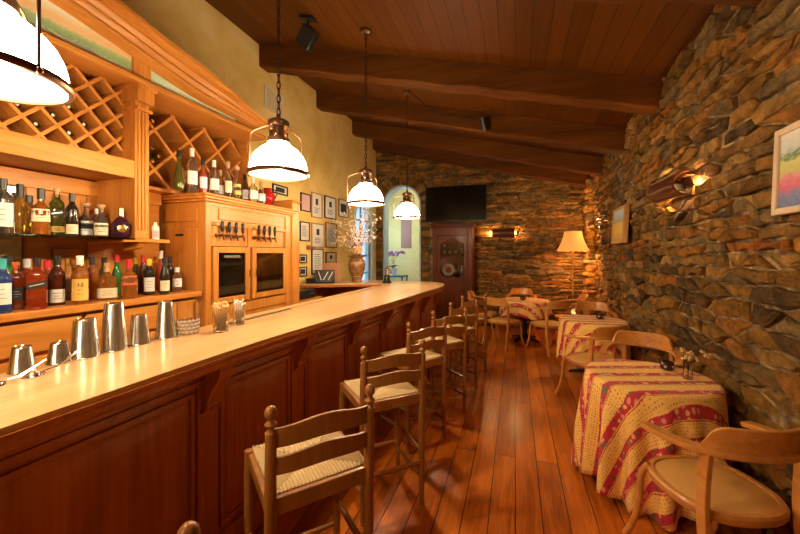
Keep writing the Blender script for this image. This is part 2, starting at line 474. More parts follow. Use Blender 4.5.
# ------------------------------------------------------------------ camera
H = 1.58
cam = bpy.data.cameras.new('camera'); cam.sensor_width = 36; cam.lens = 36*355/800; cam.shift_y = -13/800; cam.clip_start = .05
co = bpy.data.objects.new('camera', cam); C.objects.link(co)
co.location = (0,0,H); co.rotation_euler = (R(90), 0, R(18))
bpy.context.scene.camera = co

XL, YF, YB = -3.2, 8.0, -3.2
def ceil_z(x): return 4.33 - .25*(x-XL)
def wall_x(y): return 1.30 + .034*y

# ------------------------------------------------------------------ the room shell
bm = nb(); bx(bm, XL-.3, 2.2, YB-.3, YF+.4, -.12, 0); struct('floor', bm, 'floor')
bm = nb()
P4 = [(XL-.4, YB-.3), (2.3, YB-.3), (2.3, YF+.5), (XL-.4, YF+.5)]
lo = [bm.verts.new((x, y, ceil_z(x))) for x, y in P4]; hi = [bm.verts.new((x, y, ceil_z(x)+.12)) for x, y in P4]
bm.faces.new(lo); bm.faces.new(hi[::-1])
for i in range(4): bm.faces.new((lo[i], lo[(i+1) % 4], hi[(i+1) % 4], hi[i]))
struct('ceiling', bm, 'ceiling')
# left wall with the arched doorway
DY0, DY1, DSP = 6.78, 7.62, 2.30
arch = [(DY0, 0), (DY0, DSP)] + [((DY0+DY1)/2 - (DY1-DY0)/2*math.cos(PI*k/14), DSP + (DY1-DY0)/2*math.sin(PI*k/14)) for k in range(1, 14)] + [(DY1, DSP), (DY1, 0)]
bm = nb()
poly = [(YB-.2, -.05), (YB-.2, 4.5), (YF+.3, 4.5), (YF+.3, -.05), (DY1, -.05)] + arch[::-1][1:-1] + [(DY0, -.05)]
prism(bm, poly, Matrix.Translation((XL-.22, 0, 0)) @ YZ, .22)
tri(bm)
struct('wall_left', bm, 'stucco')
bm = nb(); bx(bm, XL-.2, 2.2, YB-.2, YB, -.05, 4.6); struct('wall_back', bm, 'stucco')

# ---- rubble walls: irregular cells clipped from jittered courses, each stone its own raised block inside one wall mesh
PAL = [((.28,.15,.034), 4), ((.20,.115,.034), 4), ((.32,.15,.034), 3), ((.38,.225,.07), 2), ((.11,.07,.03), 2.5), ((.22,.155,.07), 2), ((.34,.13,.028), 1)]
def pick():
    t = random.random()*sum(w for _, w in PAL)
    for c, w in PAL:
        t -= w
        if t <= 0: break
    k = random.uniform(.8, 1.25)
    return tuple(x*k for x in c)

def clip(poly, nx, ny, d):
    out = []; n = len(poly)
    for i in range(n):
        a, b = poly[i], poly[(i+1) % n]
        da, db = a[0]*nx+a[1]*ny-d, b[0]*nx+b[1]*ny-d
        if da <= 0: out.append(a)
        if (da < 0 < db) or (db < 0 < da):
            t = da/(da-db); out.append((a[0]+(b[0]-a[0])*t, a[1]+(b[1]-a[1])*t))
    return out

def stone_wall(name, u0, u1, v0, v1, cw, chh, to3, dmin, dmax, vtop=None, warp=None, big=.1, gap=.010):
    """to3(u, v, d): point of the wall face at depth d toward the room"""
    seeds = []; v = v0
    while v < v1:
        h = chh*random.choice((.6, .8, 1, 1, 1.25, 1.5)); u = u0 - random.random()*cw
        while u < u1+cw:
            w = cw*random.choice((.45, .7, .9, 1.1, 1.4, 1.8))
            seeds.append((u+w/2+random.uniform(-.1,.1)*w, v+h/2+random.uniform(-.34,.34)*h)); u += w
        v += h
    A = cw/chh*1.1
    grid = {}; gs = cw*1.1
    for s in seeds: grid.setdefault((int(s[0]//gs), int(s[1]*A//gs)), []).append((s[0], s[1]*A))
    bm = nb(); colr = {}
    lay = bm.loops.layers.float_color.new('Col')
    for s in seeds:
        su, sv = s[0], s[1]*A
        if su < u0-.05 or su > u1+.05 or s[1] > v1: continue
        w = cw*2
        poly = [(su-w, sv-w), (su+w, sv-w), (su+w, sv+w), (su-w, sv+w)]
        gi, gj = int(su//gs), int(sv//gs)
        for di in (-2,-1,0,1,2):
            for dj in (-2,-1,0,1,2):
                for q in grid.get((gi+di, gj+dj), ()):
                    dx, dy = q[0]-su, q[1]-sv
                    L = math.hypot(dx, dy)
                    if L < 1e-6: continue
                    poly = clip(poly, dx/L, dy/L, (dx/L)*(su+q[0])/2+(dy/L)*(sv+q[1])/2)
                    if len(poly) < 3: break
                if len(poly) < 3: break
        poly = [(x, y/A) for x, y in poly]
        poly = clip(poly, -1, 0, -u0); poly = clip(poly, 1, 0, u1) if len(poly) > 2 else poly
        poly = clip(poly, 0, -1, -v0) if len(poly) > 2 else poly
        if vtop and len(poly) > 2:
            a, b_ = vtop  # v <= a + b*u
            L = math.hypot(b_, 1); poly = clip(poly, -b_/L, 1/L, a/L)
        if len(poly) < 3: continue
        if warp:
            poly = warp(poly)
            if not poly: continue
        # drop short edges, split long ones with a jitter
        cx = sum(p[0] for p in poly)/len(poly); cy = sum(p[1] for p in poly)/len(poly)
        P = []
        for i in range(len(poly)):
            a, b_ = V(poly[i]), V(poly[(i+1) % len(poly)])
            e = (b_-a).length
            if e < .012: continue
            P.append(a)
            nsp = int(e/.11)
            for k in range(1, nsp+1):
                q = a.lerp(b_, k/(nsp+1)); inw = (V((cx, cy))-q).normalized()
                P.append(q + inw*random.uniform(0, .012))
        if len(P) < 3: continue
        c2 = V((cx, cy))
        size = max((p-c2).length for p in P); small = min((p-c2).length for p in P)
        if small < .012: continue
        d = random.uniform(dmin, dmax); tu, tv = random.uniform(-.12,.12), random.uniform(-.15,.15)
        g = gap*random.uniform(.6, 1.2)
        def ring(ins, dep):
            out = []
            for p in P:
                r = p-c2; L = r.length; q = c2 + r*max(.25, (L-ins)/L)
                dd = dep + (tu*(q.x-cx)+tv*(q.y-cy))*(dep > .005) + random.uniform(-.003,.003)*(dep > .005)
                out.append(bm.verts.new(to3(q.x, q.y, max(.0, dd))))
            return out
        r0, r1, r2 = ring(g, .0), ring(g+.004, d*.72), ring(g+.016+small*.12, d)
        top = bm.verts.new(to3(cx, cy, d+random.uniform(0, .008)))
        fs = []; n = len(P)
        for ra, rb in ((r0, r1), (r1, r2)):
            for i in range(n): fs.append(bm.faces.new((ra[i], ra[(i+1) % n], rb[(i+1) % n], rb[i])))
        for i in range(n): fs.append(bm.faces.new((r2[i], r2[(i+1) % n], top)))
        col = pick()+(1,)
        for f in fs:
            for l in f.loops: l[lay] = col
    return bm

# right wall (slightly out of square with the boards)
def rt(u, v, d): return (wall_x(u)-d-.030*v, u, v)
bm = stone_wall('wall_right', YB, YF+.1, 0, 3.4, .30, .092, rt, .030, .068)
ow = struct('wall_right', bm, 'stone', smooth=False)
bm = nb()
a = [bm.verts.new(p) for p in (rt(YB-.1,-.05,.019), rt(YF+.3,-.05,.019), rt(YF+.3,3.5,.019), rt(YB-.1,3.5,.019))]
b = [bm.verts.new(V(v.co)+V((.3,0,0))) for v in a]
bm.faces.new(a); bm.faces.new(b[::-1])
for i in range(4): bm.faces.new((a[i], a[(i+1) % 4], b[(i+1) % 4], b[i]))
o = obj('mortar_bed', bm, 'mortar', ow)

# far wall with the arched opening
AX, AR, AS = -2.56, .47, 2.74
def inzone(x, z, e):
    if z <= AS: return abs(x-AX) < AR+e
    return math.hypot(x-AX, z-AS) < AR+e
def warp(poly):
    E = .26
    n = sum(inzone(x, z, E) for x, z in poly)
    cx = sum(p[0] for p in poly)/len(poly); cz = sum(p[1] for p in poly)/len(poly)
    if n == len(poly) or inzone(cx, cz, E-.02): return None
    out = []
    for x, z in poly:
        if inzone(x, z, E):
            if z <= AS: x = AX+(AR+E)*(1 if cx > AX else -1)
            else:
                r = math.hypot(x-AX, z-AS) or 1; x, z = AX+(x-AX)/r*(AR+E), AS+(z-AS)/r*(AR+E)
        out.append((x, z))
    return out
def ft(u, v, d): return (u, YF-d, v)
bm = stone_wall('wall_far', XL, 1.56, 0, 4.3, .36, .072, ft, .026, .06, (ceil_z(0)-.0, -.25), warp)
lay = bm.loops.layers.float_color['Col']
def wedge(poly, d):
    c2 = V((sum(p[0] for p in poly)/4, sum(p[1] for p in poly)/4))
    r0 = [bm.verts.new(ft(*(c2+(V(p)-c2)*.93), 0)) for p in poly]; r1 = [bm.verts.new(ft(*(c2+(V(p)-c2)*.90), d*.8)) for p in poly]
    r2 = [bm.verts.new(ft(*(c2+(V(p)-c2)*.72), d)) for p in poly]
    fs = [bm.faces.new(r2)]
    for ra, rb in ((r0, r1), (r1, r2)):
        for i in range(4): fs.append(bm.faces.new((ra[i], ra[(i+1) % 4], rb[(i+1) % 4], rb[i])))
    col = pick()+(1,)
    for f in fs:
        for l in f.loops: l[lay] = col
def pol(a, r): return (AX-r*math.cos(a), AS+r*math.sin(a))
for k in range(19):
    a0, a1 = PI*k/19, PI*(k+1)/19; ro = AR+random.uniform(.19, .26)
    wedge([pol(a0, AR), pol(a1, AR), pol(a1, ro), pol(a0, ro)], random.uniform(.03,.06))
z = 0.
while z < AS-.03:
    h = min(random.uniform(.06,.13), AS-z)
    for sgn in (-1, 1):
        xo = random.uniform(.17,.25)
        if sgn < 0 and AX-AR-xo < XL: xo = AX-AR-XL-.005
        q = [(AX+sgn*AR, z), (AX+sgn*(AR+xo), z), (AX+sgn*(AR+xo), z+h), (AX+sgn*AR, z+h)]
        wedge(q if sgn > 0 else q[::-1], random.uniform(.03,.06))
    z += h
ow = struct('wall_far', bm, 'stone', smooth=False)
bm = nb()
ap = [(AX-AR, 0), (AX-AR, AS)] + [pol(PI*k/16, AR) for k in range(1,16)] + [(AX+AR, AS), (AX+AR, 0)]
poly = [(XL-.1,-.05), (XL-.1,4.5), (1.9,3.3), (1.9,-.05), (AX+AR,-.05)] + ap[::-1][1:-1] + [(AX-AR,-.05)]
prism(bm, poly, Matrix.Translation((0, YF+.3, 0)) @ XZ, .317)
tri(bm)
obj('mortar_bed', bm, 'mortar', ow)
# pale blue lining of the arch
bm = nb()
path = [(AX-AR+.02, YF+.16, .0)] + [(AX-(AR-.02)*math.cos(PI*k/24), YF+.16, AS+(AR-.02)*math.sin(PI*k/24)) for k in range(25)] + [(AX+AR-.02, YF+.16, .0)]
sweep(bm, path, [(-.19,-.018), (.19,-.018), (.19,.018), (-.19,.018)], up=(0,1,0)) if False else None
for i in range(len(path)-1):
    p, q = V(path[i]), V(path[i+1])
    t = (q-p).normalized(); nrm = V((t.z, 0, -t.x))
    vs = [bm.verts.new(w) for w in (p-nrm*.02+V((0,-.15,0)), q-nrm*.02+V((0,-.15,0)), q+nrm*.018+V((0,-.15,0)), p+nrm*.018+V((0,-.15,0)),
                                    p-nrm*.02+V((0,.13,0)), q-nrm*.02+V((0,.13,0)), q+nrm*.018+V((0,.13,0)), p+nrm*.018+V((0,.13,0)))]
    for f in ((0,1,2,3),(4,7,6,5),(0,4,5,1),(2,6,7,3),(0,3,7,4),(1,5,6,2)): bm.faces.new([vs[i] for i in f])
struct('trim_1', bm, 'pale_blue')

# rough stone pier in the far right corner
bm = nb(); lay = bm.loops.layers.float_color.new('Col'); z = 0
def rock(bm, lay, c, s, n=2):
    g = bmesh.ops.create_icosphere(bm, subdivisions=n, radius=1); ang = random.random()*6
    vs = g['verts']; ph = [random.random()*9 for _ in range(6)]
    for v in vs:
        p = v.co; e = 1+.16*math.sin(3.1*p.x+ph[0])*math.sin(2.7*p.y+ph[1])+.1*math.sin(5*p.z+ph[2])*math.sin(4*p.x+ph[3])
        p = V((math.copysign(abs(p.x)**.6, p.x), math.copysign(abs(p.y)**.6, p.y), math.copysign(abs(p.z)**.6, p.z)))*e
        v.co = V((c[0]+p.x*s[0], c[1]+p.y*s[1], c[2]+p.z*s[2]))
    col = tuple(min(.6, x*1.5) for x in pick())+(1,)
    for f in {f for v in vs for f in v.link_faces}:
        for l in f.loops: l[lay] = col
while z < 3.0:
    h = random.uniform(.07,.17)
    rock(bm, lay, (1.42+random.uniform(-.02,.02), 7.84, z+h/2), (random.uniform(.10,.14), random.uniform(.12,.16), h*.56))
    z += h
struct('trim_2', bm, 'stone')

# beams
for i, y in enumerate((-.5, .92, 2.27, 3.86, 5.26, 6.65, 7.76)):
    bm = nb(); n = 26; rings = []
    x0, x1 = XL+.002, wall_x(y)-.10
    if i == 6: x1 = 1.50
    for k in range(n+1):
        x = x0+(x1-x0)*k/n; zt = ceil_z(x)+.02; dz = .30+.008*math.sin(k*1.7+i)+random.uniform(-.004,.004)
        w = .005*math.sin(k*1.1+i*2)
        rings.append([bm.verts.new((x, y+w, zt)), bm.verts.new((x, y+.2+w, zt)), bm.verts.new((x, y+.2-.01+w, zt-dz+.008)), bm.verts.new((x, y+.19+w-.012, zt-dz)), bm.verts.new((x, y+.015+w, zt-dz)), bm.verts.new((x, y+w, zt-dz+.014))])
    for a, b in zip(rings, rings[1:]):
        for j in range(6): bm.faces.new((a[j], a[(j+1) % 6], b[(j+1) % 6], b[j]))
    bm.faces.new(rings[0]); bm.faces.new(rings[-1])
    o = obj('ceiling_beam', bm, 'beam')
    o['kind'] = 'structure'

# ------------------------------------------------------------------ room beyond the arch, and the daylit door
bm = nb(); bx(bm, -4.6, -.9, 10.6, 10.75, -.05, 4.2); struct('wall_beyond', bm, 'plaster')
bm = nb(); bx(bm, -4.6, -4.5, YF+.32, 10.6, -.05, 4.2); struct('wall_beyond_left', bm, 'plaster')
bm = nb(); bx(bm, -1.2, -1.1, YF+.32, 10.6, -.05, 4.2); struct('wall_beyond_right', bm, 'plaster')
bm = nb(); bx(bm, -4.6, -.9, YF+.4, 10.75, -.12, -.002); struct('floor_beyond', bm, 'floor')
bm = nb(); bx(bm, -4.6, -.9, YF+.5, 10.75, 4.2, 4.3); struct('ceiling_beyond', bm, 'plaster')
# arched door on the left wall
dr = thing('door', None, None); del dr['label'], dr['category']; dr.name = 'door_1'; dr['kind'] = 'structure'
dr.location = (XL, (DY0+DY1)/2, 0); hw = (DY1-DY0)/2
bm = nb()
def arc2(r, n=16): return [(-r, 0), (-r, DSP)] + [(-r*math.cos(PI*k/n), DSP+r*math.sin(PI*k/n)) for k in range(1, n)] + [(r, DSP), (r, 0)]
outer, inner = arc2(hw), arc2(hw-.09)
inner[0] = (inner[0][0], .75); inner[-1] = (inner[-1][0], .75)
def ring_prism(bm, o1, i1, x0, x1):
    n = len(o1)
    A = [[bm.verts.new((x, y, z)) for y, z in L] for x in (x0, x1) for L in (o1, i1)]
    for i in range(n-1):
        a, b, c, d = A
        bm.faces.new((a[i], a[i+1], b[i+1], b[i])); bm.faces.new((c[i], d[i], d[i+1], c[i+1]))
        bm.faces.new((a[i], c[i], c[i+1], a[i+1])); bm.faces.new((b[i], b[i+1], d[i+1], d[i]))
ring_prism(bm, outer, inner, -.10, -.02)
bx(bm, -.10, -.02, -hw, hw, 0, .78)
obj('frame', bm, 'pale_blue', dr)
bm = nb(); bx(bm, -.075, -.045, -.02, .02, .75, DSP+hw-.08)
for z in (1.15, 1.55, 1.95, 2.32): bx(bm, -.075, -.045, -hw+.08, hw-.08, z-.014, z+.014)
obj('muntins', bm, 'blue_chair', dr)
bm = nb(); prism(bm, arc2(hw-.07), Matrix.Translation((-.12, 0, 0)) @ YZ, .02); obj('glass_pane', bm, 'daylight_pane', dr)
bm = nb(); ring_prism(bm, arc2(hw+.06), arc2(hw), -.02, .03); o = obj('trim_3', bm, 'pale_blue'); o.location = dr.location; o['kind'] = 'structure'

# ------------------------------------------------------------------ the back bar (built-in wall unit)
XC = -2.52
bb = thing('back_bar', 'built-in honey pine back bar wall unit with diamond wine racks and arched painted frieze', 'wall unit')
Y0 = -1.0
bm = nb(); bx(bm, XL+.01, XC+.02, Y0, 2.32, 1.225, 1.27); obj('worktop', bm, 'pine', bb, .006)
bm = nb(); bx(bm, XL+.01, XC-.04, Y0, 2.32, .09, 1.226); bx(bm, XL+.012, XC-.1, Y0+.01, 2.31, 0, .1); obj('base_cabinet', bm, 'pine', bb, .004)
for k in range(4):
    y = Y0+.02+.825*k
    bm = nb(); bx(bm, XC-.045, XC-.012, y, y+.80, 1.03, 1.205); d_ = obj('drawer', bm, 'pine', bb, .006)
    for s in (0, 1):
        bm = nb(); yy = y+.02+s*.39
        bx(bm, XC-.045, XC-.014, yy, yy+.37, .13, 1.005)
        d_ = obj('cupboard_door', bm, 'pine_v', bb, .006)
        bm = nb(); bx(bm, XC-.016, XC-.006, yy+.06, yy+.31, .2, .93); obj('raised_panel', bm, 'pine_v', d_, .006)
# back panel, mirror
bm = nb(); bx(bm, XL+.005, XL+.05, Y0, 3.1, 1.27, 2.85); obj('back_panel', bm, 'pine_dark', bb)
bm = nb(); bx(bm, -2.98, -2.96, Y0, 1.42, 1.28, 2.02); obj('mirror', bm, 'mirror', bb)
bm = nb()
bx(bm, -3.0, -2.93, Y0, 2.3, 2.0, 2.11)
for y in (.55, 1.40, 1.74): bx(bm, -2.998, -2.934, y, y+.10, 1.272, 2.02)
bx(bm, -2.985, -2.955, 1.45, 2.3, 1.274, 2.03)
obj('mirror_frame', bm, 'pine', bb, .005)
bm = nb(); bx(bm, -2.95, -2.935, 1.54, 1.70, 1.72, 1.98); bx(bm, -2.95, -2.935, 1.54, 1.70, 1.33, 1.62); obj('back_raised_panel', bm, 'pine_v', bb, .008)
# glass shelf
bm = nb(); bx(bm, -2.94, XC-.02, Y0, 1.80, 1.676, 1.692); obj('glass_shelf', bm, 'shelf_glass', bb, .002)
# pilaster and small shelf
bm = nb(); bx(bm, -2.95, XC-.03, 1.803, 1.905, 1.69, 2.777); bx(bm, XC-.03, XC-.02, 1.82, 1.838, 1.75, 2.66); bx(bm, XC-.03, XC-.02, 1.846, 1.862, 1.75, 2.66); bx(bm, XC-.03, XC-.02, 1.87, 1.888, 1.75, 2.66)
bx(bm, -2.95, XC+.01, 1.792, 1.916, 2.66, 2.765); bx(bm, -2.95, XC+.03, 1.785, 1.923, 2.75, 2.777); bx(bm, -2.95, XC, 1.797, 1.911, 2.60, 2.625)
obj('pilaster', bm, 'pine_v', bb, .004)
bm = nb(); bx(bm, -2.95, XC-.02, 1.72, 2.06, 1.664, 1.69)
prism(bm, [(-2.72, 1.60), (-2.72, 1.664), (-2.56, 1.664), (-2.60, 1.62), (-2.66, 1.61)], Matrix.Translation((0, 1.89, 0)) @ XZ, .05)
obj('side_shelf', bm, 'pine', bb, .003)
# bottom rail of near rack
bm = nb(); bx(bm, XL+.05, XC-.085, Y0, 1.803, 2.119, 2.15); bx(bm, XC-.08, XC-.03, Y0+.002, 1.801, 2.112, 2.236); obj('rack_rail', bm, 'pine', bb, .004)
# lattices
def lattice(y0, y1, z0, z1, pitch, xf, xb, th, yo, zo):
    """diamond lattice clipped to the bay; a strip for every diagonal"""
    bm = nb()
    for sgn in (1, -1):
        for k in range(-40, 40):
            # line z - zo = sgn*(y - yo) + k*pitch
            pts = []
            for y in (y0, y1):
                z = zo+sgn*(y-yo)+k*pitch
                if z0-1e-9 <= z <= z1+1e-9: pts.append((y, z))
            for z in (z0, z1):
                y = yo+sgn*(z-zo-k*pitch)
                if y0 < y < y1: pts.append((y, z))
            if len(pts) < 2: continue
            pts.sort(); (ya, za), (yb, zb) = pts[0], pts[-1]
            L = math.hypot(yb-ya, zb-za)
            if L < .03: continue
            xo = .0015 if sgn > 0 else 0
            box(bm, ((xf+xb)/2-xo, (ya+yb)/2, (za+zb)/2), (xf-xb, L, th), Matrix.Rotation(sgn*PI/4, 4, 'X'))
    return bm
NP, NX = .165, -2.66
NYO, NZO = 1.803-.055, 2.20
obj('wine_rack', lattice(Y0, 1.80, 2.152, 2.775, NP, NX, XL+.06, .021, NYO, NZO), 'pine', bb, .002)
FP, FX = .325, -2.80
FYO, FZO = 2.30, 2.755
obj('wine_rack', lattice(1.91, 3.09, 2.13, 2.775, FP, FX, XL+.06, .025, FYO, FZO), 'pine', bb, .002)
bm = nb(); bx(bm, XL+.05, -2.79, 1.91, 3.085, 2.10, 2.128); bx(bm, XL+.05, -2.72, 3.09, 3.115, 2.10, 2.778); obj('rack_shelf', bm, 'pine', bb, .003)
# cornice
bm = nb(); bx(bm, XL+.01, XC+.03, Y0, 3.12, 2.778, 2.815); bx(bm, XL+.012, XC+.015, Y0+.01, 3.105, 2.81, 2.828); obj('cornice', bm, 'pine', bb, .005)
# arched frieze with its mural panels and moulding
inn = [(-.5, 2.885), (-.2, 2.95), (.2, 3.05), (.6, 3.10), (.95, 3.085), (1.2, 3.05), (1.5, 3.005), (1.78, 2.958), (2.0, 2.915), (2.3, 2.872), (2.52, 2.865), (2.8, 2.865), (3.11, 2.864)]
out_ = [(-.5, 3.03), (-.2, 3.11), (.2, 3.21), (.6, 3.26), (.95, 3.25), (1.2, 3.225), (1.5, 3.19), (1.78, 3.145), (1.95, 3.11), (2.12, 3.095), (2.3, 3.07), (2.52, 3.02), (2.76, 2.955), (3.0, 2.915), (3.11, 2.90)]
def ip(L, y):
    for (a, b), (c, d) in zip(L, L[1:]):
        if a <= y <= c: return b+(d-b)*(y-a)/(c-a)
    return L[-1][1]
ys = [-.5+3.61*k/70 for k in range(71)]
def sm(L):
    q = [ip(L, y) for y in ys]
    for _ in range(3): q = [q[0]]+[(q[i-1]+2*q[i]+q[i+1])/4 for i in range(1, 70)]+[q[70]]
    return q
zi, zo_ = [z+.022 for z in sm(inn)], [z+.022 for z in sm(out_)]
for i in range(71):
    zo_[i] = max(zo_[i], zi[i]+.03)
steps = [(0, .02), (.10, .05), (.19, .055), (.195, .0), (.245, .0), (.25, .055), (.36, .075), (.42, .078), (.425, .01), (.475, .01), (.48, .078), (.60, .10), (.66, .104), (.665, .03), (.715, .03), (.72, .104), (.86, .15), (1.0, .155)]
bm = nb(); rings = []
for i, y in enumerate(ys):
    r = [bm.verts.new((XL+.02, y, zi[i]))] + [bm.verts.new((XC-.03+dx, y, zi[i]+(zo_[i]-zi[i])*t)) for t, dx in steps] + [bm.verts.new((XL+.02, y, zo_[i]))]
    rings.append(r)
for a, b in zip(rings, rings[1:]):
    n = len(a)
    for j in range(n): bm.faces.new((a[j], a[(j+1) % n], b[(j+1) % n], b[j]))
bm.faces.new(rings[0]); bm.faces.new(rings[-1])
obj('arched_moulding', bm, 'pine', bb)
def mural(y0, y1, m):
    me = bpy.data.meshes.new('mural_panel'); n = 24; vs = []; fs = []; uvs = []
    for k in range(n+1):
        y = y0+(y1-y0)*k/n; zt = ip(list(zip(ys, zi)), y)+.01
        vs += [(XC-.06, y, 2.826), (XC-.06, y, max(zt, 2.83)), (XC-.08, y, 2.826), (XC-.08, y, max(zt, 2.83))]
    for k in range(n):
        a = 4*k; fs += [(a, a+4, a+5, a+1), (a+2, a+3, a+7, a+6), (a+1, a+5, a+7, a+3), (a, a+2, a+6, a+4)]
    me.from_pydata(vs, [], fs); uv = me.uv_layers.new(name='UVMap')
    for l in me.loops:
        v = vs[l.vertex_index]; uv.data[l.index].uv = ((v[1]-y0)/.7, (v[2]-2.826)/.22)
    me.materials.append(M[m]); o = bpy.data.objects.new('mural_panel', me); C.objects.link(o); o.parent = bb
    return o
mp = mural(Y0+.52, 1.80, 'mural')
# a small painted cart on the mural
bm = nb()
for yy in (1.50, 1.53):
    tube(bm, [(XC-.058, yy+.024*math.cos(2*PI*k/14), 2.868+.028*math.sin(2*PI*k/14)) for k in range(14)], .0022, 4, True)
    for k in range(4): cyl(bm, (XC-.058, yy-.022*math.cos(PI*k/4), 2.868-.026*math.sin(PI*k/4)), (XC-.058, yy+.022*math.cos(PI*k/4), 2.868+.026*math.sin(PI*k/4)), .0012, seg=4)
for a, b in (((1.33, 2.885), (1.60, 2.87)), ((1.26, 2.865), (1.52, 2.861)), ((1.44, 2.878), (1.47, 2.903))): cyl(bm, (XC-.058, *a), (XC-.058, *b), .003, seg=4)
obj('painted_cart', bm, 'silver', mp)
mural(1.925, 2.78, 'mural2')
bm = nb(); bx(bm, XL+.02, XC-.035, 1.80, 1.926, 2.822, 2.97); obj('frieze_post', bm, 'pine_v', bb, .003)
bm = nb(); bx(bm, XL+.02, XC-.1, -.5, 3.11, 2.82, 2.8265); obj('frieze_sill', bm, 'pine', bb)

# ------------------------------------------------------------------ tap cabinet
TX, TY0, TY1 = -2.50, 2.36, 3.56
tc_ = thing('tap_cabinet', 'tall pine cabinet with eight beer taps above two glass doors', 'cabinet', (TX, TY0, 0))
def T(bm, x0, x1, y0, y1, z0, z1): return bx(bm, x0-0, x1, y0, y1, z0, z1)
bm = nb(); W = TY1-TY0
# carcass built round the two cooler openings
D0, D1 = -.53, 0
T(bm, D0, -.02, 0, .025, 0, 2.02); T(bm, D0, -.02, W-.025, W, 0, 2.02); T(bm, D0+.003, D0+.02, .003, W-.003, 0, 2.019)
T(bm, D0+.002, -.002, .002, W-.002, 2.0, 2.031); T(bm, D0, -.03, .02, W-.02, 1.66, 1.69); T(bm, D0, -.03, .02, W-.02, 1.09, 1.12)
T(bm, -.04, 0, -.002, .06, 0, 2.021); T(bm, -.04, 0, W-.10, W-.001, 0, 2.021)
T(bm, -.04, -.012, .06, W-.1, 1.86, 2.02); T(bm, -.04, 0, .06, W-.1, 1.83, 1.86); T(bm, -.05, -.02, .06, W-.1, 1.65, 1.83)
T(bm, -.04, -.005, .06, W-.1, 1.02, 1.13); T(bm, -.04, -.015, .06, W-.1, 0, 1.02); T(bm, -.04, -.005, .51, .54, 1.1, 1.83)
obj('carcass', bm, 'pine_v', tc_, .004)
bm = nb(); T(bm, -.012, 0, .14, W-.18, 1.885, 1.985); obj('frieze_panel', bm, 'pine', tc_, .008)
bm = nb()
for a, b in ((1.86, 1.98), (1.15, 1.80)): T(bm, -.46, -.09, -.010, 0, a, b)
obj('side_panel', bm, 'pine_v', tc_, .006)
bm = nb(); T(bm, -.33, -.24, -.014, -.009, 1.735, 1.755); obj('slot_handle', bm, 'black', tc_)
bm = nb(); T(bm, D0-.01, .025, -.03, W+.03, 2.03, 2.05); T(bm, D0-.01, .045, -.05, W+.05, 2.05, 2.075); T(bm, D0-.01, .06, -.06, W+.06, 2.075, 2.095); obj('crown', bm, 'pine', tc_, .006)
bm = nb(); T(bm, -.48, -.03, .05, W-.05, 1.121, 1.13); T(bm, -.49, -.48, .05, W-.05, 1.12, 1.655); obj('cooler_lining', bm, 'dark_in', tc_)
bm = nb(); T(bm, -.6, .02, W, W+.15, 0, 2.19); T(bm, -.6, .035, W-.01, W+.16, 2.19, 2.215); obj('end_pilaster', bm, 'pine_v', tc_, .01)
for y0, y1 in ((.065, .505), (.545, W-.105)):
    d_ = None
    bm = nb(); z0, z1 = 1.135, 1.645; fw = .055
    T(bm, -.005, .018, y0, y0+fw, z0, z1); T(bm, -.005, .018, y1-fw, y1, z0, z1); T(bm, -.005, .018, y0+fw, y1-fw, z0, z0+fw); T(bm, -.005, .018, y0+fw, y1-fw, z1-fw, z1)
    d_ = obj('door', bm, 'pine_v', tc_, .004)
    bm = nb(); T(bm, .004, .009, y0+fw-.005, y1-fw+.005, z0+fw-.005, z1-fw+.005); obj('glass_pane', bm, 'pane', d_)
    hy = y1-.025 if y0 < .3 else y0+.025
    bm = nb(); tube(bm, [(.018, hy, 1.36), (.036, hy, 1.365), (.036, hy, 1.42), (.018, hy, 1.425)], .005, 6); obj('handle', bm, 'gold', d_)
    if y0 < .3:
        text('lettering', 'WINEKEEPER', .034, Matrix.Translation((.0105, (y0+y1)/2, z1-fw-.035)) @ YZ, 'silver', d_)
for k in range(8):
    y = .13+.082*k if k < 4 else .60+.082*(k-4)
    bm = nb(); cyl(bm, (-.02, y, 1.745), (-.004, y, 1.745), .020); cyl(bm, (-.004, y, 1.745), (.05, y, 1.745), .010)
    tube(bm, [(.05, y, 1.752), (.06, y, 1.735), (.068, y, 1.70)], [.012, .011, .007], 8); cyl(bm, (.045, y, 1.745), (.048, y, 1.775), .009, .006)
    tp = obj('tap', bm, 'bronze', tc_)
    bm = nb(); lathe(bm, [(.007, 0), (.012, .01), (.016, .05), (.015, .090), (.007, .100)], (.048, y, 1.772), 10); obj('tap_handle', bm, 'black', tp)

# ------------------------------------------------------------------ the bar
BT = 1.12
fe = [(-1.285, -1.4), (-1.287, -.4), (-1.29, .56), (-1.295, 1.5), (-1.225, 2.3), (-1.165, 2.85), (-1.11, 3.4), (-1.065, 4.0), (-1.0, 4.7), (-.985, 5.1), (-1.05, 5.5), (-1.30, 5.74), (-1.7, 5.80), (-2.4, 5.82), (-3.19, 5.83)]
fe = [(p[0], p[1]) for p in chaikin([(x, y, 0) for x, y in fe], 2)]
ie = [(-3.19, 4.62), (-2.6, 4.93), (-2.2, 5.17), (-2.02, 5.18), (-1.93, 5.08), (-1.885, 4.85), (-1.88, 4.3), (-1.88, -1.4)]
bar = thing('bar_counter', 'long curved wooden bar with pale top and dark red panelled front', 'bar', (0,0,0))
def offs(path, d):
    out = []
    for i, p in enumerate(path):
        a, b = V(path[max(i-1, 0)]), V(path[min(i+1, len(path)-1)]); t = (b-a).normalized(); n = V((-t.y, t.x))
        out.append((p[0]+n.x*d, p[1]+n.y*d))
    return out
bm = nb(); prism(bm, fe+ie, Matrix.Translation((0,0,BT-.020)), .020)
tri(bm)
bm.normal_update()
obj('countertop', bm, 'counter', bar)
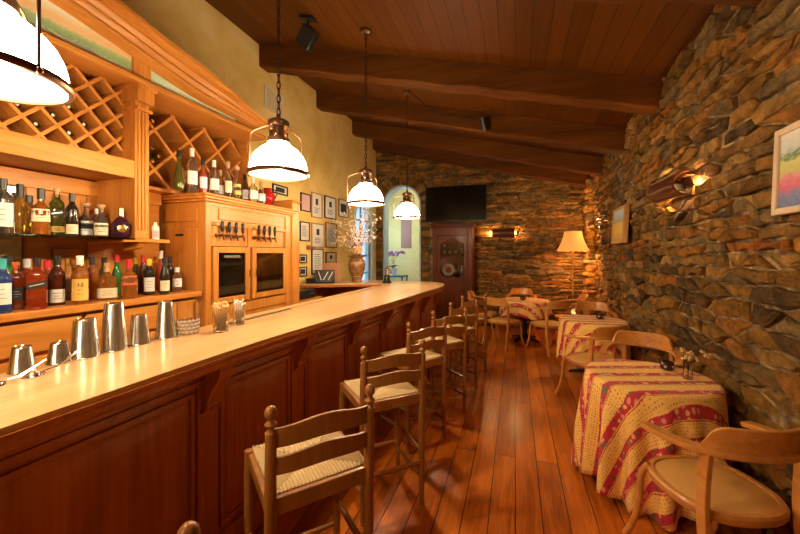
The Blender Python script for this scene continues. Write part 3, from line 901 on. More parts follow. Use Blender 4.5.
# rounded nosing under the overhang
bm = nb(); pth = offs(fe, .012)
sweep(bm, [(x, y, BT-.046) for x, y in pth], [(-.024,-.026), (.006,-.026), (.012,-.018), (.012,.004), (.020,.012), (.020,.0255), (-.024,.0255)]); obj('edge_moulding', bm, 'bar_front', bar)
bm = nb(); prism(bm, offs(fe, .02)+[(x+(-.0 if x > -2.5 else 0), y) for x, y in ie], Matrix.Translation((0,0,BT-.052)), .0315); tri(bm); obj('underboard', bm, 'bar_front', bar)
bm = nb(); bx(bm, -1.875, -1.80, 1.85, 4.6, BT, BT+.012); obj('inner_ledge', bm, 'counter', bar, .003)
bm = nb(); bx(bm, -1.80, -1.775, 1.75, 2.55, BT, BT+.002); obj('gap_shade_strip', bm, 'iron', bar, .001)  # thin dark strip painted as the shaded gap beside the inner ledge
OV = .15
body = offs(fe, OV)
def strip(bm, path, z0, z1, d0, d1):
    """a wall strip along the path, between offsets d0 (front) and d1 (back)"""
    a, b = offs(path, d0), offs(path, d1); rings = []
    for p, q in zip(a, b): rings.append([bm.verts.new((*p, z0)), bm.verts.new((*q, z0)), bm.verts.new((*q, z1)), bm.verts.new((*p, z1))])
    for r, s in zip(rings, rings[1:]):
        for j in range(4): bm.faces.new((r[j], r[(j+1) % 4], s[(j+1) % 4], s[j]))
    bm.faces.new(rings[0]); bm.faces.new(rings[-1])
bm = nb(); strip(bm, body, 0, BT-.05, .0, .05); obj('bar_body', bm, 'bar_front', bar)
bm = nb(); strip(bm, body, BT-.14, BT-.052, -.016, 0); strip(bm, body, BT-.165, BT-.14, -.022, 0); strip(bm, body, .0, .16, -.02, 0); obj('front_rail', bm, 'bar_front', bar, .003)
# cumulative length along the body, to set stiles and corbels
cum = [0]
for a, b in zip(body, body[1:]): cum.append(cum[-1]+(V(b)-V(a)).length)
def at_len(s):
    for i in range(len(cum)-1):
        if cum[i] <= s <= cum[i+1]:
            t = (s-cum[i])/(cum[i+1]-cum[i]); a, b = V(body[i]), V(body[i+1]); return a.lerp(b, t), (b-a).normalized()
    return V(body[-1]), (V(body[-1])-V(body[-2])).normalized()
def len_y(y):
    for i in range(len(body)-1):
        if body[i][1] <= y <= body[i+1][1]: return cum[i]+(y-body[i][1])/(body[i+1][1]-body[i][1])*(cum[i+1]-cum[i])
cor = [len_y(y) for y in (-.62, .25, 1.36, 2.05, 2.73, 3.36, 3.98, 4.55)]
cor += [cor[-1]+.66, cor[-1]+1.32]
def rotm(p, t):  # local x along the bar, local y out toward the stools
    n = V((t.y, -t.x)); return Matrix(((t.x, n.x, 0, p.x), (t.y, n.y, 0, p.y), (0,0,1,0), (0,0,0,1)))
prof = [(0, .0), (.03, .0), (.045, .02), (.040, .035), (.05, .06), (.075, .11), (.105, .15), (.118, .18), (.118, .205), (.125, .21), (.125, .235), (0, .235)]
for i, s in enumerate(cor):
    p, t = at_len(s); m4 = rotm(p, t)
    bm = nb(); box(bm, (0, .006, (BT-.05)/2+.06), (.12, .018, BT-.25), None); bmesh.ops.transform(bm, matrix=m4, verts=bm.verts); obj('stile', bm, 'bar_front', bar, .003)
    bm = nb(); q = Matrix(((0,0,1,-.042), (1,0,0,.0), (0,1,0,BT-.055-.235), (0,0,0,1)))
    prism(bm, [(x+.012, y) for x, y in prof], q, .084); box(bm, (0, .006+.01, BT-.055-.24), (.10, .05, .014))
    bmesh.ops.transform(bm, matrix=m4, verts=bm.verts); obj('corbel', bm, 'bar_front', bar, .004)
for s0, s1 in zip(cor, cor[1:]):
    # raised and fielded panel between two stiles
    n = 6; bm = nb(); a0, a1 = s0+.12, s1-.12; rows = []
    for k in range(n+1):
        p, t = at_len(a0+(a1-a0)*k/n); nrm = V((t.y, -t.x)); ed = k in (0, n)
        rows.append([bm.verts.new((p.x+nrm.x*d, p.y+nrm.y*d, z)) for d, z in ((0, .22), (.003, .225), (.003 if ed else .008, .245), (.003 if ed else .008, .875), (.003, .90), (0, .905))])
    for r, q in zip(rows, rows[1:]):
        for j in range(5): bm.faces.new((r[j], q[j], q[j+1], r[j+1]))
    for r in (rows[0], rows[-1]): bm.faces.new(r)
    obj('fielded_panel', bm, 'bar_front', bar)
    bm = nb(); sg = [s0+.085+(s1-s0-.17)*k/6 for k in range(7)]
    for z0, z1 in ((.905, .93), (.19, .215)):
        pts = []
        for q in sg:
            p, t = at_len(q); pts.append((p.x+t.y*.006, p.y-t.x*.006, (z0+z1)/2))
        sweep(bm, pts, [(-.008,-.012), (.008,-.012), (.008,.012), (-.008,.012)])
    for q in (sg[0], sg[-1]):
        p, t = at_len(q); pp = (p.x+t.y*.006, p.y-t.x*.006); box(bm, (*pp, .56), (.018, .018, .74), Matrix.Rotation(math.atan2(t.y, t.x), 4, 'Z'))
    obj('bead_moulding', bm, 'bar_front', bar, .002)
bm = nb(); bx(bm, -3.18, -3.10, 5.0, 5.7, 0, BT-.05); bx(bm, -2.25, -2.19, 5.3, 5.62, 0, BT-.05); bx(bm, -3.18, -2.19, 5.6, 5.64, .1, BT-.05); obj('return_support', bm, 'pine_dark', bar, .003)

# service shelf against the left wall behind the bar
bm = nb(); bx(bm, XL+.005, -2.70, 3.80, 4.62, .925, .96); bx(bm, XL+.005, -2.74, 3.82, 3.86, 0, .925); bx(bm, XL+.005, -2.74, 4.56, 4.60, 0, .925)
tag(obj('service_shelf', bm, 'pine', None, .004), 'low orange pine service shelf on the yellow wall behind the bar', 'shelf')
t = thing('stereo', 'black audio box lying on the low pine service shelf', 'stereo', (-2.93, 4.27, .9605), 0)
bm = nb(); bx(bm, -.19, .19, -.24, .24, .008, .115); obj('body', bm, 'black', t, .006)
bm = nb(); bx(bm, .19, .197, -.22, .02, .03, .10); obj('faceplate', bm, 'iron', t)
bm = nb(); cyl(bm, (.19, .12, .06), (.21, .12, .06), .022); cyl(bm, (.19, .19, .06), (.205, .19, .06), .012); obj('dial', bm, 'steel', t)
bm = nb()
for x in (-.15, .15):
    for y in (-.2, .2): cyl(bm, (x, y, 0), (x, y, .009), .014)
obj('feet', bm, 'black', t)

# ------------------------------------------------------------------ bar stools
def make_stool():
    t = thing('bar_stool', '', 'bar stool', (0,0,0), 0, 'ladder-back bar stools along the bar')
    W, D = .196, .19
    def post(s):
        pts = [(s*W, -D, 0), (s*W, -D, .55), (s*W*1.0, -D-.004, .72), (s*W, -D-.012, .95)]
        bm = nb(); tube(bm, pts, [.017, .021, .022, .020], 10)
        lathe(bm, [(.020, 0), (.013, .010), (.012, .016), (.021, .026), (.022, .032), (.012, .042), (.011, .048), (.019, .058), (.022, .071), (.019, .085), (.010, .094), (0, .096)], (s*W, -D-.012, .948), 12)
        return bm
    for s in (-1, 1): obj('back_post', post(s), 'stool_wood', t)
    for s in (-1, 1):
        bm = nb(); tube(bm, [(s*(W+.012), D, 0), (s*(W+.012), D, .60), (s*(W+.01), D, .705)], [.016, .021, .019], 10); obj('leg', bm, 'stool_wood', t)
    def slat(z, h, arch):
        bm = nb(); n = 14; rows = []
        for k in range(n+1):
            u = -1+2*k/n; x = u*(W-.008); y = -D-.010-.028*(1-u*u)
            top = z+h/2+arch*(math.cos(u*PI)*.5+.5)-(.010 if abs(u) > .78 else 0)*0; bot = z-h/2+arch*.55*(math.cos(u*PI)*.5+.5)
            rows.append([bm.verts.new((x, y-.008, bot)), bm.verts.new((x, y+.008, bot)), bm.verts.new((x, y+.008, top)), bm.verts.new((x, y-.008, top))])
        for a, b in zip(rows, rows[1:]):
            for j in range(4): bm.faces.new((a[j], a[(j+1) % 4], b[(j+1) % 4], b[j]))
        bm.faces.new(rows[0]); bm.faces.new(rows[-1])
        return bm
    obj('back_slat', slat(.925, .068, .024), 'stool_wood', t, .003); obj('back_slat', slat(.825, .062, .022), 'stool_wood', t, .003)
    bm = nb()
    box(bm, (0, -D, .675), (2*W-.03, .024, .062)); box(bm, (0, D, .675), (2*W, .024, .05))
    for s in (-1, 1): box(bm, (s*(W+.004), 0, .675), (.024, 2*D-.03, .05))
    obj('seat_rail', bm, 'stool_wood', t, .004)
    # woven rush: four triangles of parallel cords
    bm = nb(); n = 13; zt = .714; cen = V((0, 0, zt-.010))
    cs = [V((-W+.012, -D+.012, zt-.006)), V((W-.012, -D+.012, zt-.006)), V((W-.004, D+.012, zt-.006)), V((-W+.004, D+.012, zt-.006))]
    for i in range(4):
        a, b = cs[i], cs[(i+1) % 4]
        for k in range(2*n):
            u0, u1 = k/(2*n), (k+1)/(2*n); um = (u0+u1)/2
            dep = 1-abs(2*um-1)
            pa, pb = a.lerp(b, u0), a.lerp(b, u1); pm = (pa+pb)/2
            foot = (a+b)/2
            inn_ = (cen-foot)*dep
            q0, q1, qm = pa+inn_, pb+inn_, pm+inn_
            up = V((0,0,.006)); mid = V((0,0,.005))
            vv = [bm.verts.new(w) for w in (pa-V((0,0,.03)), pm-V((0,0,.03)), pb-V((0,0,.03)), pa, pm+up, pb, (pa+q0)/2+mid, (pm+qm)/2+up+mid, (pb+q1)/2+mid, q0, qm+up, q1)]
            for f in ((0,1,4,3), (1,2,5,4), (3,4,7,6), (4,5,8,7), (6,7,10,9), (7,8,11,10)): bm.faces.new([vv[j] for j in f])
    box(bm, (0, 0, .688), (2*W-.03, 2*D-.01, .028))
    obj('rush_seat', bm, 'rush', t, smooth=True)
    for z, a, b in ((.27, (-W, -D), (W, -D)), (.22, (-W-.01, D), (W+.01, D)), (.34, (-W, -D), (-W-.01, D)), (.34, (W, -D), (W+.01, D)), (.17, (-W, -D), (-W-.01, D)), (.17, (W, -D), (W+.01, D))):
        bm = nb(); A, B = V((*a, z)), V((*b, z)); tube(bm, [A.lerp(B, k/6) for k in range(7)], [.009, .012, .0145, .016, .0145, .012, .009], 8); obj('stretcher', bm, 'stool_wood', t)
    return t
ST = [(-.755, .40, 50), (-.705, 1.21, 50), (-.704, 2.04, 44), (-.694, 2.85, 55), (-.613, 3.44, 48), (-.565, 4.09, 50), (-.52, 4.75, 46)]
SL = ['nearest rush-seat bar stool, only its finial knob showing at the bottom edge', 'large rush-seat bar stool in the foreground with its whole back in view', 'rush-seat bar stool second behind the foreground one, at the bar', 'third full rush-seat bar stool along the bar, counting from the camera', 'fourth full rush-seat bar stool along the bar, counting from the camera', 'fifth full rush-seat bar stool along the bar, second from the far end', 'farthest rush-seat bar stool, at the rounded end of the bar']
SL[2] = 'second full rush-seat bar stool along the bar, just past the foreground one'
s0 = make_stool()
for i, (x, y, a) in enumerate(ST):
    f = V((-math.sin(R(a)), math.cos(R(a)))); loc = (x+f.x*.19, y+f.y*.19, 0)
    if i == 0: s0.location = loc; s0.rotation_euler = (0,0,R(a)); s0['label'] = SL[0]
    else: dup(s0, loc, R(a), SL[i])

# ------------------------------------------------------------------ bentwood armchairs
CK = 1.0
def make_chair():
    t = thing('armchair', '', 'chair', (0,0,0), 0, 'bentwood armchairs at the cloth-covered tables')
    def sup(a, rx, ry, e=2.6):
        x, y = math.cos(a), math.sin(a); q = (abs(x)**e+abs(y)**e)**(1/e); return V((rx*x/q, ry*y/q, 0))
    N = 40; pts = [sup(2*PI*k/N, .225, .225)+V((0,0,.438)) for k in range(N)]
    bm = nb(); sweep(bm, pts, [(-.016,-.022), (.012,-.022), (.018,-.012), (.018,.012), (.010,.022), (-.012,.022), (-.016,.012)], closed=True); obj('seat_frame', bm, 'chair_wood', t)
    bm = nb(); rings = []
    for r, z in ((.214, .430), (.214, .452), (.19, .461), (.10, .463)):
        rings.append([bm.verts.new(sup(2*PI*k/N, r, r)+V((0,0,z))) for k in range(N)])
    for a, b in zip(rings, rings[1:]):
        for k in range(N): bm.faces.new((a[k], a[(k+1) % N], b[(k+1) % N], b[k]))
    bm.faces.new(rings[0]); bm.faces.new(rings[-1]); obj('seat', bm, 'seat_pad', t)
    # bent arm rail
    A = [(-.262, .10, .700), (-.270, .02, .712), (-.268, -.08, .722), (-.245, -.165, .732), (-.19, -.232, .738), (-.10, -.270, .740), (0, -.282, .740)]
    A = A + [(-x, y, z) for x, y, z in A[-2::-1]]; A = chaikin(A, 2); n = len(A)
    bm = nb(); sweep(bm, A, [(-.026,-.012), (.026,-.012), (.030,0), (.026,.012), (-.026,.012), (-.030,0)], scl=[.62 if i in (0, n-1) else (.85 if i in (1, n-2) else 1) for i in range(n)]); obj('arm_rail', bm, 'chair_wood', t)
    # raised back board with stepped ends
    B = [p for p in A if p[1] < -.175]; rows = []; bm = nb(); m = len(B)
    for i, p in enumerate(B):
        a_, b_ = V(B[max(i-1, 0)]), V(B[min(i+1, m-1)]); tt = (b_-a_); tt.z = 0; tt.normalize(); nn = V((tt.y, -tt.x, 0))
        e = min(i, m-1-i); h = (.018, .055, .094, .110)[e] if e < 4 else .117
        lean = .012*h/.09
        P = V(p)
        rows.append([bm.verts.new(P+nn*.011+V((0,0,.008))), bm.verts.new(P-nn*.011+V((0,0,.008))), bm.verts.new(P-nn*(.010-lean)+V((0,0,h))), bm.verts.new(P+nn*(.010+lean)+V((0,0,h)))])
    for a, b in zip(rows, rows[1:]):
        for j in range(4): bm.faces.new((a[j], a[(j+1) % 4], b[(j+1) % 4], b[j]))
    bm.faces.new(rows[0]); bm.faces.new(rows[-1]); obj('backrest', bm, 'chair_wood', t, .003)
    for s in (-1, 1):
        bm = nb(); sweep(bm, chaikin([(s*.222, -.265, 0), (s*.218, -.215, .25), (s*.216, -.195, .45), (s*.216, -.20, .60), (s*.212, -.212, .728)], 2), [(-.013,-.024), (.013,-.024), (.013,.024), (-.013,.024)], up=(0,1,0)); obj('back_leg', bm, 'chair_wood', t, .004)
        bm = nb(); tube(bm, chaikin([(s*.20, .15, .462), (s*.222, .185, .40), (s*.222, .19, .25), (s*.232, .225, .10), (s*.25, .27, 0)], 2), .0165, 10); obj('front_leg', bm, 'chair_wood', t)
    for o in t.children:
        o.data.transform(Matrix.Scale(CK, 4))
    return t
CH = [(.915, 2.13, 19, 'large bentwood armchair in the bottom right corner, pulled up to the near table'),
      (1.02, 3.55, 160, 'bentwood armchair just beyond the near table, its lit back facing over the cloth'),
      (.79, 4.27, 34, 'bentwood armchair with its pale seat turned to the middle table, beyond the near table'),
      (1.08, 5.75, 176, 'bentwood armchair behind the middle table against the stone wall'),
      (-.20, 6.31, -30, 'bentwood armchair at the near left side of the far table, back to the aisle'),
      (.52, 6.24, 36, 'bentwood armchair at the near right side of the far table'),
      (-.58, 6.95, -95, 'bentwood armchair at the left end of the far table by the stools'),
      (.12, 7.64, 180, 'bentwood armchair on the wall side of the far table'),
      (.92, 7.0, 95, 'bentwood armchair at the right end of the far table beside the floor lamp')]
c0 = make_chair()
for i, (x, y, a, lb) in enumerate(CH):
    if i == 0: c0.location = (x, y, 0); c0.rotation_euler = (0,0,R(a)); c0['label'] = lb
    else: dup(c0, (x, y, 0), R(a), lb)

# ------------------------------------------------------------------ round tables and their cloths
TZ = .735
def make_table():
    t = thing('cafe_table', '', 'table', (0,0,0), 0, 'round pedestal tables')
    bm = nb(); lathe(bm, [(.0, .705), (.37, .705), (.385, .712), (.385, .728), (.378, TZ), (0, TZ)], seg=36); obj('tabletop', bm, 'table_wood', t)
    bm = nb(); lathe(bm, [(.05, .04), (.045, .10), (.032, .16), (.030, .60), (.05, .66), (.09, .69), (.09, .704)], seg=16); obj('pedestal', bm, 'iron', t)
    for k in range(4):
        a = PI/4+k*PI/2; d = V((math.cos(a), math.sin(a), 0)); bm = nb()
        sweep(bm, [d*.02+V((0,0,.075)), d*.15+V((0,0,.060)), d*.26+V((0,0,.032)), d*.29+V((0,0,.018))], [(-.024,-.017), (.024,-.017), (.018,.017), (-.018,.017)], scl=[1.1,1,.85,.8]); obj('base_foot', bm, 'iron', t)
    return t
def cloth(loc, rad, hem, flare, nf, seedv, label, rot=0, deep=.075):
    rnd = random.Random(seedv); N = 168
    ph = [rnd.random()*6.28 for _ in range(4)]
    prof = [0, .1, .2, .3, rad-.03, rad-.006]; verts = [(0,0,TZ+.006)]; uvs = [(0,0)]; rings = []
    def add(x, y, z, a, rho): verts.append((x, y, z)); uvs.append((rho*math.cos(a+rot), rho*math.sin(a+rot))); return len(verts)-1
    for r in prof[1:]:
        rings.append([add(r*math.cos(2*PI*k/N), r*math.sin(2*PI*k/N), TZ+.006-(.002 if r > rad-.01 else 0), 2*PI*k/N, r) for k in range(N)])
    nd = 16
    for j in range(1, nd+1):
        ring = []
        for k in range(N):
            a = 2*PI*k/N; h = hem+.035*math.cos(4*(a-rot-PI/4)) ; drop = TZ-.004-h; tt = j/nd
            fold = math.cos(nf*a+ph[0]+.5*math.sin(2*a+ph[1])); fold = math.copysign(abs(fold)**.8, fold)*.62+math.cos((nf*.5+1.5)//1*a+ph[2])*.30
            amp = deep*min(1, tt*1.8)*(.5+.5*tt)*(1-.72*max(0, math.cos(a)))*(1-.6*max(0, math.sin(a)))
            r = rad+.006+flare*tt**.8*(1-.5*max(0, math.cos(a)))+amp*fold
            z = TZ-.002-drop*tt**1.0
            if j == 1: r = rad+.004; z = TZ-.012
            ring.append(add(r*math.cos(a), r*math.sin(a), max(z, .006), a, rad+drop*tt))
        rings.append(ring)
    faces = [(0, rings[0][k], rings[0][(k+1) % N]) for k in range(N)]
    for a, b in zip(rings, rings[1:]):
        for k in range(N): faces.append((a[k], b[k], b[(k+1) % N], a[(k+1) % N]))
    me = bpy.data.meshes.new('tablecloth'); me.from_pydata(verts, [], faces)
    uv = me.uv_layers.new(name='UVMap')
    for l in me.loops: uv.data[l.index].uv = uvs[l.vertex_index]
    me.materials.append(M['cloth'])
    for p in me.polygons: p.use_smooth = True
    o = bpy.data.objects.new('tablecloth', me); C.objects.link(o); o.location = (loc[0], loc[1], 0)
    md = o.modifiers.new('thick', 'SOLIDIFY'); md.thickness = .003; md.offset = 1
    return tag(o, label, 'tablecloth', 'yellow and red striped tablecloths')
TB = [(.875, 2.86), (.94, 5.07), (.17, 6.90)]
t0 = make_table(); t0.location = (*TB[0], 0); t0['label'] = 'round pedestal table hidden under the large foreground tablecloth'
dup(t0, (*TB[1], 0), .3, 'black-footed round pedestal table under the middle tablecloth')
dup(t0, (*TB[2], 0), .1, 'round pedestal table under the far short tablecloth by the floor lamp')
cloth(TB[0], .385, .045, .045, 16, 3, 'yellow and red floral striped cloth draping to the floor in the foreground', R(-18))
cloth(TB[1], .385, .25, .025, 14, 5, 'yellow and red floral striped cloth on the middle table by the wall', R(-8), .032)
cloth(TB[2], .42, .48, .03, 12, 8, 'short yellow and red floral cloth on the far table', R(20), .02)
ZT = TZ+.0095
# table centrepieces
def votive(loc, s, label):
    t = thing('candle_holder', label, 'candle holder', loc)
    bm = nb(); lathe(bm, [(.026*s, 0), (.040*s, .008*s), (.046*s, .03*s), (.043*s, .05*s), (.032*s, .062*s), (.028*s, .062*s), (.036*s, .05*s), (.038*s, .03*s), (.02*s, .012*s), (0, .012*s)], seg=20); obj('bowl', bm, 'ceramic_dark', t)
    for k in range(6):
        a = k*PI/3; bm = nb(); cyl(bm, (.044*s*math.cos(a), .044*s*math.sin(a), .032*s), (.048*s*math.cos(a), .048*s*math.sin(a), .032*s), .009*s, seg=8); obj('glass_stud', bm, 'silver', t)
    bm = nb(); cyl(bm, (0,0,.0125*s), (0,0,.028*s), .017*s); obj('candle', bm, 'cap_white', t)
votive((1.04, 3.03, ZT), 1., 'dark studded ceramic candle bowl on the foreground tablecloth')
votive((1.04, 5.15, ZT), 1.1, 'dark ceramic candle bowl on the middle tablecloth')
votive((.13, 6.82, ZT), 1.1, 'dark ceramic candle bowl on the far tablecloth')
t = thing('bud_vase', 'small clear glass bud vase on the foreground tablecloth', 'vase', (1.10, 2.86, ZT))
bm = nb(); lathe(bm, [(0, 0), (.026, 0), (.028, .006), (.026, .05), (.018, .085), (.020, .10), (.018, .10), (.016, .085), (.023, .05), (.024, .008), (0, .006)], seg=16); obj('glass_body', bm, 'glass', t)
t = thing('dried_flowers', 'small spray of dried flowers standing in the glass bud vase', 'flowers', (1.10, 2.86, ZT+.008))
bm = nb(); tips = []
for k in range(9):
    e = V((random.uniform(-.05,.10), random.uniform(-.07,.05), random.uniform(.135,.20))); tips.append(e); tube(bm, [(0,0,0), (e.x*.09, e.y*.09, .10), e], .0013, 5)
obj('stems', bm, 'stem', t)
for e in tips:
    bm = nb()
    for j in range(5):
        g = bmesh.ops.create_icosphere(bm, subdivisions=1, radius=random.uniform(.005,.011), matrix=Matrix.Translation(e+V((random.uniform(-.012,.012), random.uniform(-.012,.012), random.uniform(-.012,.008)))))
    obj('flower_head', bm, 'straw', t)

# ------------------------------------------------------------------ bottles
def bottle(name, label, cat, loc, kind, h, w, glass, cap, lab=None, group=None, rotz=0, labz=(.15,.5), extra=None):
    t = thing(name, label, cat, loc, rotz, group)
    r = w/2; sq = 0; nr = min(.0145, r*.42)
    if kind == 'round': p = [(0, 0), (r*.94, 0), (r, .008), (r, h*.60), (r*.93, h*.66), (r*.6, h*.73), (nr*1.05, h*.79), (nr, h*.90), (nr*1.15, h*.905), (nr*1.15, h*.93)]
    elif kind == 'square': p = [(0, 0), (r*.95, 0), (r, .006), (r, h*.66), (r*.9, h*.70), (nr*1.2, h*.78), (nr, h*.90), (nr*1.15, h*.93)]; sq = 1
    elif kind == 'decanter': p = [(0, 0), (r*.8, 0), (r*.95, .012), (r, h*.35), (r*.9, h*.50), (r*.55, h*.62), (nr, h*.70), (nr, h*.84), (nr*1.3, h*.86)]
    elif kind == 'globe': p = [(0, 0), (r*.55, 0), (r*.85, h*.10), (r, h*.30), (r*.93, h*.48), (r*.6, h*.63), (nr*1.1, h*.70), (nr, h*.84), (nr*1.2, h*.86)]
    elif kind == 'flask': p = [(0, 0), (r*.95, 0), (r, .01), (r, h*.5), (r*.85, h*.60), (r*.4, h*.68), (nr, h*.72), (nr, h*.86), (nr*1.2, h*.88)]; sq = .35
    elif kind == 'tall': p = [(0, 0), (r*.92, 0), (r, .008), (r, h*.50), (r*.8, h*.60), (nr*1.2, h*.72), (nr, h*.92), (nr*1.15, h*.94)]
    elif kind == 'teardrop': p = [(0, 0), (r*.8, 0), (r, h*.12), (r*.98, h*.28), (r*.6, h*.55), (nr, h*.72), (nr, h*.94), (nr*1.15, h*.95)]
    bm = nb(); lathe(bm, p, seg=20, sq=sq); obj('glass_body', bm, glass, t)
    topz = p[-1][1]; cr = nr*1.22
    if cap:
        bm = nb()
        if cap == 'stopper': lathe(bm, [(nr*.9, 0), (nr*1.0, .008), (cr*1.3, .012), (cr*1.4, h-topz-.006), (cr*.9, h-topz)], (0,0,topz-.001), 12)
        else: lathe(bm, [(cr, -h*.12), (cr*1.02, (h-topz)*.9), (cr*.8, h-topz)], (0,0,topz), 14)
        obj('cap', bm, 'cork' if cap == 'stopper' else cap, t)
    if lab:
        z0, z1 = labz[0]*h, labz[1]*h
        bm = nb(); R0 = max(a for a, _ in p)+.0012
        # label follows the front half of the body
        n = 14; rows = []
        for k in range(n+1):
            a = -R(62)+R(124)*k/n; x, y = math.cos(a), math.sin(a)
            if sq:
                e = 2+sq*6; q = (abs(x)**e+abs(y)**e)**(1/e); x, y = x/q, y/q
            rr = []
            for z in (z0, z1):
                rad_ = R0
                for (ra, za), (rb, zb) in zip(p, p[1:]):
                    if za <= z <= zb and zb > za: rad_ = ra+(rb-ra)*(z-za)/(zb-za)+.0014
                rr += [V((rad_*x, rad_*y, z)), V(((rad_-.001)*x, (rad_-.001)*y, z))]
            rows.append([bm.verts.new(v) for v in rr])
        for a, b in zip(rows, rows[1:]):
            for f in ((0,2), (1,3), (0,1), (2,3)): bm.faces.new((a[f[0]], b[f[0]], b[f[1]], a[f[1]]))
        lo_ = obj('label', bm, lab, t)
        bm = nb(); R1 = R0+.001
        for q in (.72, .5, .3):
            wv = random.uniform(.25,.6)
            pts = []
            for k in range(5):
                a = -wv+2*wv*k/4; x, y = math.cos(a), math.sin(a)
                if sq:
                    e = 2+sq*6; qq = (abs(x)**e+abs(y)**e)**(1/e); x, y = x/qq, y/qq
                z = z0+(z1-z0)*q; rad_ = R0
                for (ra, za), (rb, zb) in zip(p, p[1:]):
                    if za <= z <= zb and zb > za: rad_ = ra+(rb-ra)*(z-za)/(zb-za)+.0016
                pts.append((rad_*x, rad_*y, z))
            sweep(bm, pts, [(-.0006,-.0012), (.0006,-.0012), (.0006,.0012), (-.0006,.0012)])
        obj('label_print', bm, 'ink' if lab not in ('black_paper', 'blue_paper') else 'silver', lo_)
    if extra: extra(t, r, h)
    return t
import math as _m
c18, s18 = math.cos(R(18)), math.sin(R(18))
def y_at(px, x):
    q = (px-400)/355.; return x*(c18+q*s18)/(q*c18-s18)
FACE = R(-28)  # labels turned a little toward the room
ZG = 1.6925
GX = -2.70
G = [ # px, height, width, kind, glass, cap, label mat, label band, words
 (3, .300, .088, 'round', 'g_clear', 'cap_black', 'white_paper', (.12,.55), 'clear bottle with tall white label at the left edge of the glass shelf'),
 (20, .295, .106, 'globe', 'g_gold', 'cap_black', None, None, 'round bottle of golden spirit with dark stopper on the glass shelf'),
 (41, .275, .080, 'flask', 'g_amber', 'cap_black', 'cream_paper', (.28,.55), 'round-shouldered amber bottle with cream label on the glass shelf'),
 (57, .300, .074, 'square', 'g_olive', 'cork', 'yellow_paper', (.08,.20), 'greenish square bottle with small yellow label on the glass shelf'),
 (72, .270, .062, 'round', 'g_dark', 'cap_black', 'cream_paper', (.05,.27), 'slim dark bottle with black cap and cream label on the glass shelf'),
 (86, .235, .086, 'decanter', 'g_clear', 'stopper', 'white_paper', (.06,.46), 'small clear decanter with large white label on the glass shelf'),
 (101, .225, .084, 'decanter', 'g_clear', 'stopper', 'cream_paper', (.06,.42), 'small clear decanter with large cream label on the glass shelf'),
 (121, .205, .108, 'globe', 'g_purple', 'gold', None, None, 'squat dark dimpled decanter with gold medallion at the end of the glass shelf'),
]
def medal(t, r, h):
    bm = nb(); lathe(bm, [(0, 0), (.026, 0), (.026, .006), (.02, .008), (0, .008)], (r*.97, 0, h*.30), 18, Matrix.Rotation(PI/2, 4, 'Y')); obj('medallion', bm, 'gold', t)
    bm = nb()
    for i in range(60):
        a = i*2.4; z = h*(.08+.45*((i*.618) % 1)); rr = r*(.86+.13*math.sin(PI*min(1, z/(h*.55))))
        if math.cos(a) > .9: continue
        bmesh.ops.create_icosphere(bm, subdivisions=1, radius=.006, matrix=Matrix.Translation((rr*math.cos(a), rr*math.sin(a), z)))
    obj('dimples', bm, 'g_purple', t)
def slant(t, r, h):
    bm = nb(); box(bm, (r+.001, 0, h*.47), (.002, r*1.9, .034), Matrix.Rotation(R(14), 4, 'X')); o = obj('slanted_label', bm, 'black_paper', t)
    bm = nb(); box(bm, (r+.0022, 0, h*.475), (.001, r*1.4, .006), Matrix.Rotation(R(14), 4, 'X')); obj('label_print', bm, 'silver', o)
for G_I, (px, h, w, kd, gl, cp, lb, lz, words) in enumerate(G):
    ex = medal if gl == 'g_purple' else (slant if kd == 'square' else None)
    bottle('liquor_bottle', words, 'bottle', ((GX+.035 if G_I % 2 == 0 else (GX-.045 if G_I < 7 else GX+.10)), y_at(px, (GX+.035 if G_I % 2 == 0 else (GX-.045 if G_I < 7 else GX+.10))), ZG), kd, h, w, gl, cp, lb, 'bottles on the glass shelf', FACE, lz or (.1,.5), ex)
bottle('liquor_bottle', 'small clear bottle half hidden behind the two decanters on the glass shelf', 'bottle', (GX-.16, y_at(97, GX-.16), ZG), 'round', .215, .06, 'g_clear', 'cap_white', None, 'bottles on the glass shelf', FACE)
bottle('liquor_bottle', 'pale green glass bottle behind the golden globe bottle on the glass shelf', 'bottle', (GX-.16, y_at(29, GX-.16), ZG), 'round', .25, .08, 'g_clear', 'cap_black', None, 'bottles on the glass shelf', FACE)
ZS = 1.2705; FX1 = -2.60
F = [
 (2, .285, .078, 'round', 'g_blue', 'cap_teal', 'white_paper', (.16,.55), 'blue bottle with white label at the left edge of the worktop'),
 (16, .265, .062, 'square', 'g_red', 'cap_orange', 'black_paper', (.2,.45), 'red square bottle with black label on the worktop, orange cap'),
 (37, .290, .086, 'square', 'g_red', 'cap_black', None, None, 'square red-amber bottle with a slanted black label on the worktop'),
 (57, .300, .078, 'round', 'g_brown', 'cap_black', 'white_paper', (.06,.32), 'dark brown bottle with black neck and square white label on the worktop'),
 (80, .300, .084, 'round', 'g_amber', 'cap_white', 'yellow_paper', (.08,.52), 'amber bottle with tall yellow label marked 12 on the worktop'),
 (107, .250, .108, 'flask', 'g_amber', 'cork', 'cream_paper', (.06,.32), 'wide amber flask with curved cream label on the worktop'),
 (129, .275, .094, 'flask', 'g_amber', 'cap_red', 'red_paper', (.34,.58), 'amber bottle with orange-red label and red capsule on the worktop'),
 (149, .275, .076, 'round', 'g_dark', 'cap_yellow', 'white_paper', (.1,.48), 'dark bottle with yellow capsule and white label on the worktop'),
 (164.5, .280, .068, 'tall', 'g_dark', 'cap_black', 'cream_paper', (.1,.38), 'slim dark bottle with black capsule and cream label on the worktop'),
 (177, .200, .070, 'round', 'g_clear', 'cap_white', 'white_paper', (.2,.55), 'short clear bottle with white label at the cabinet end of the worktop'),
]
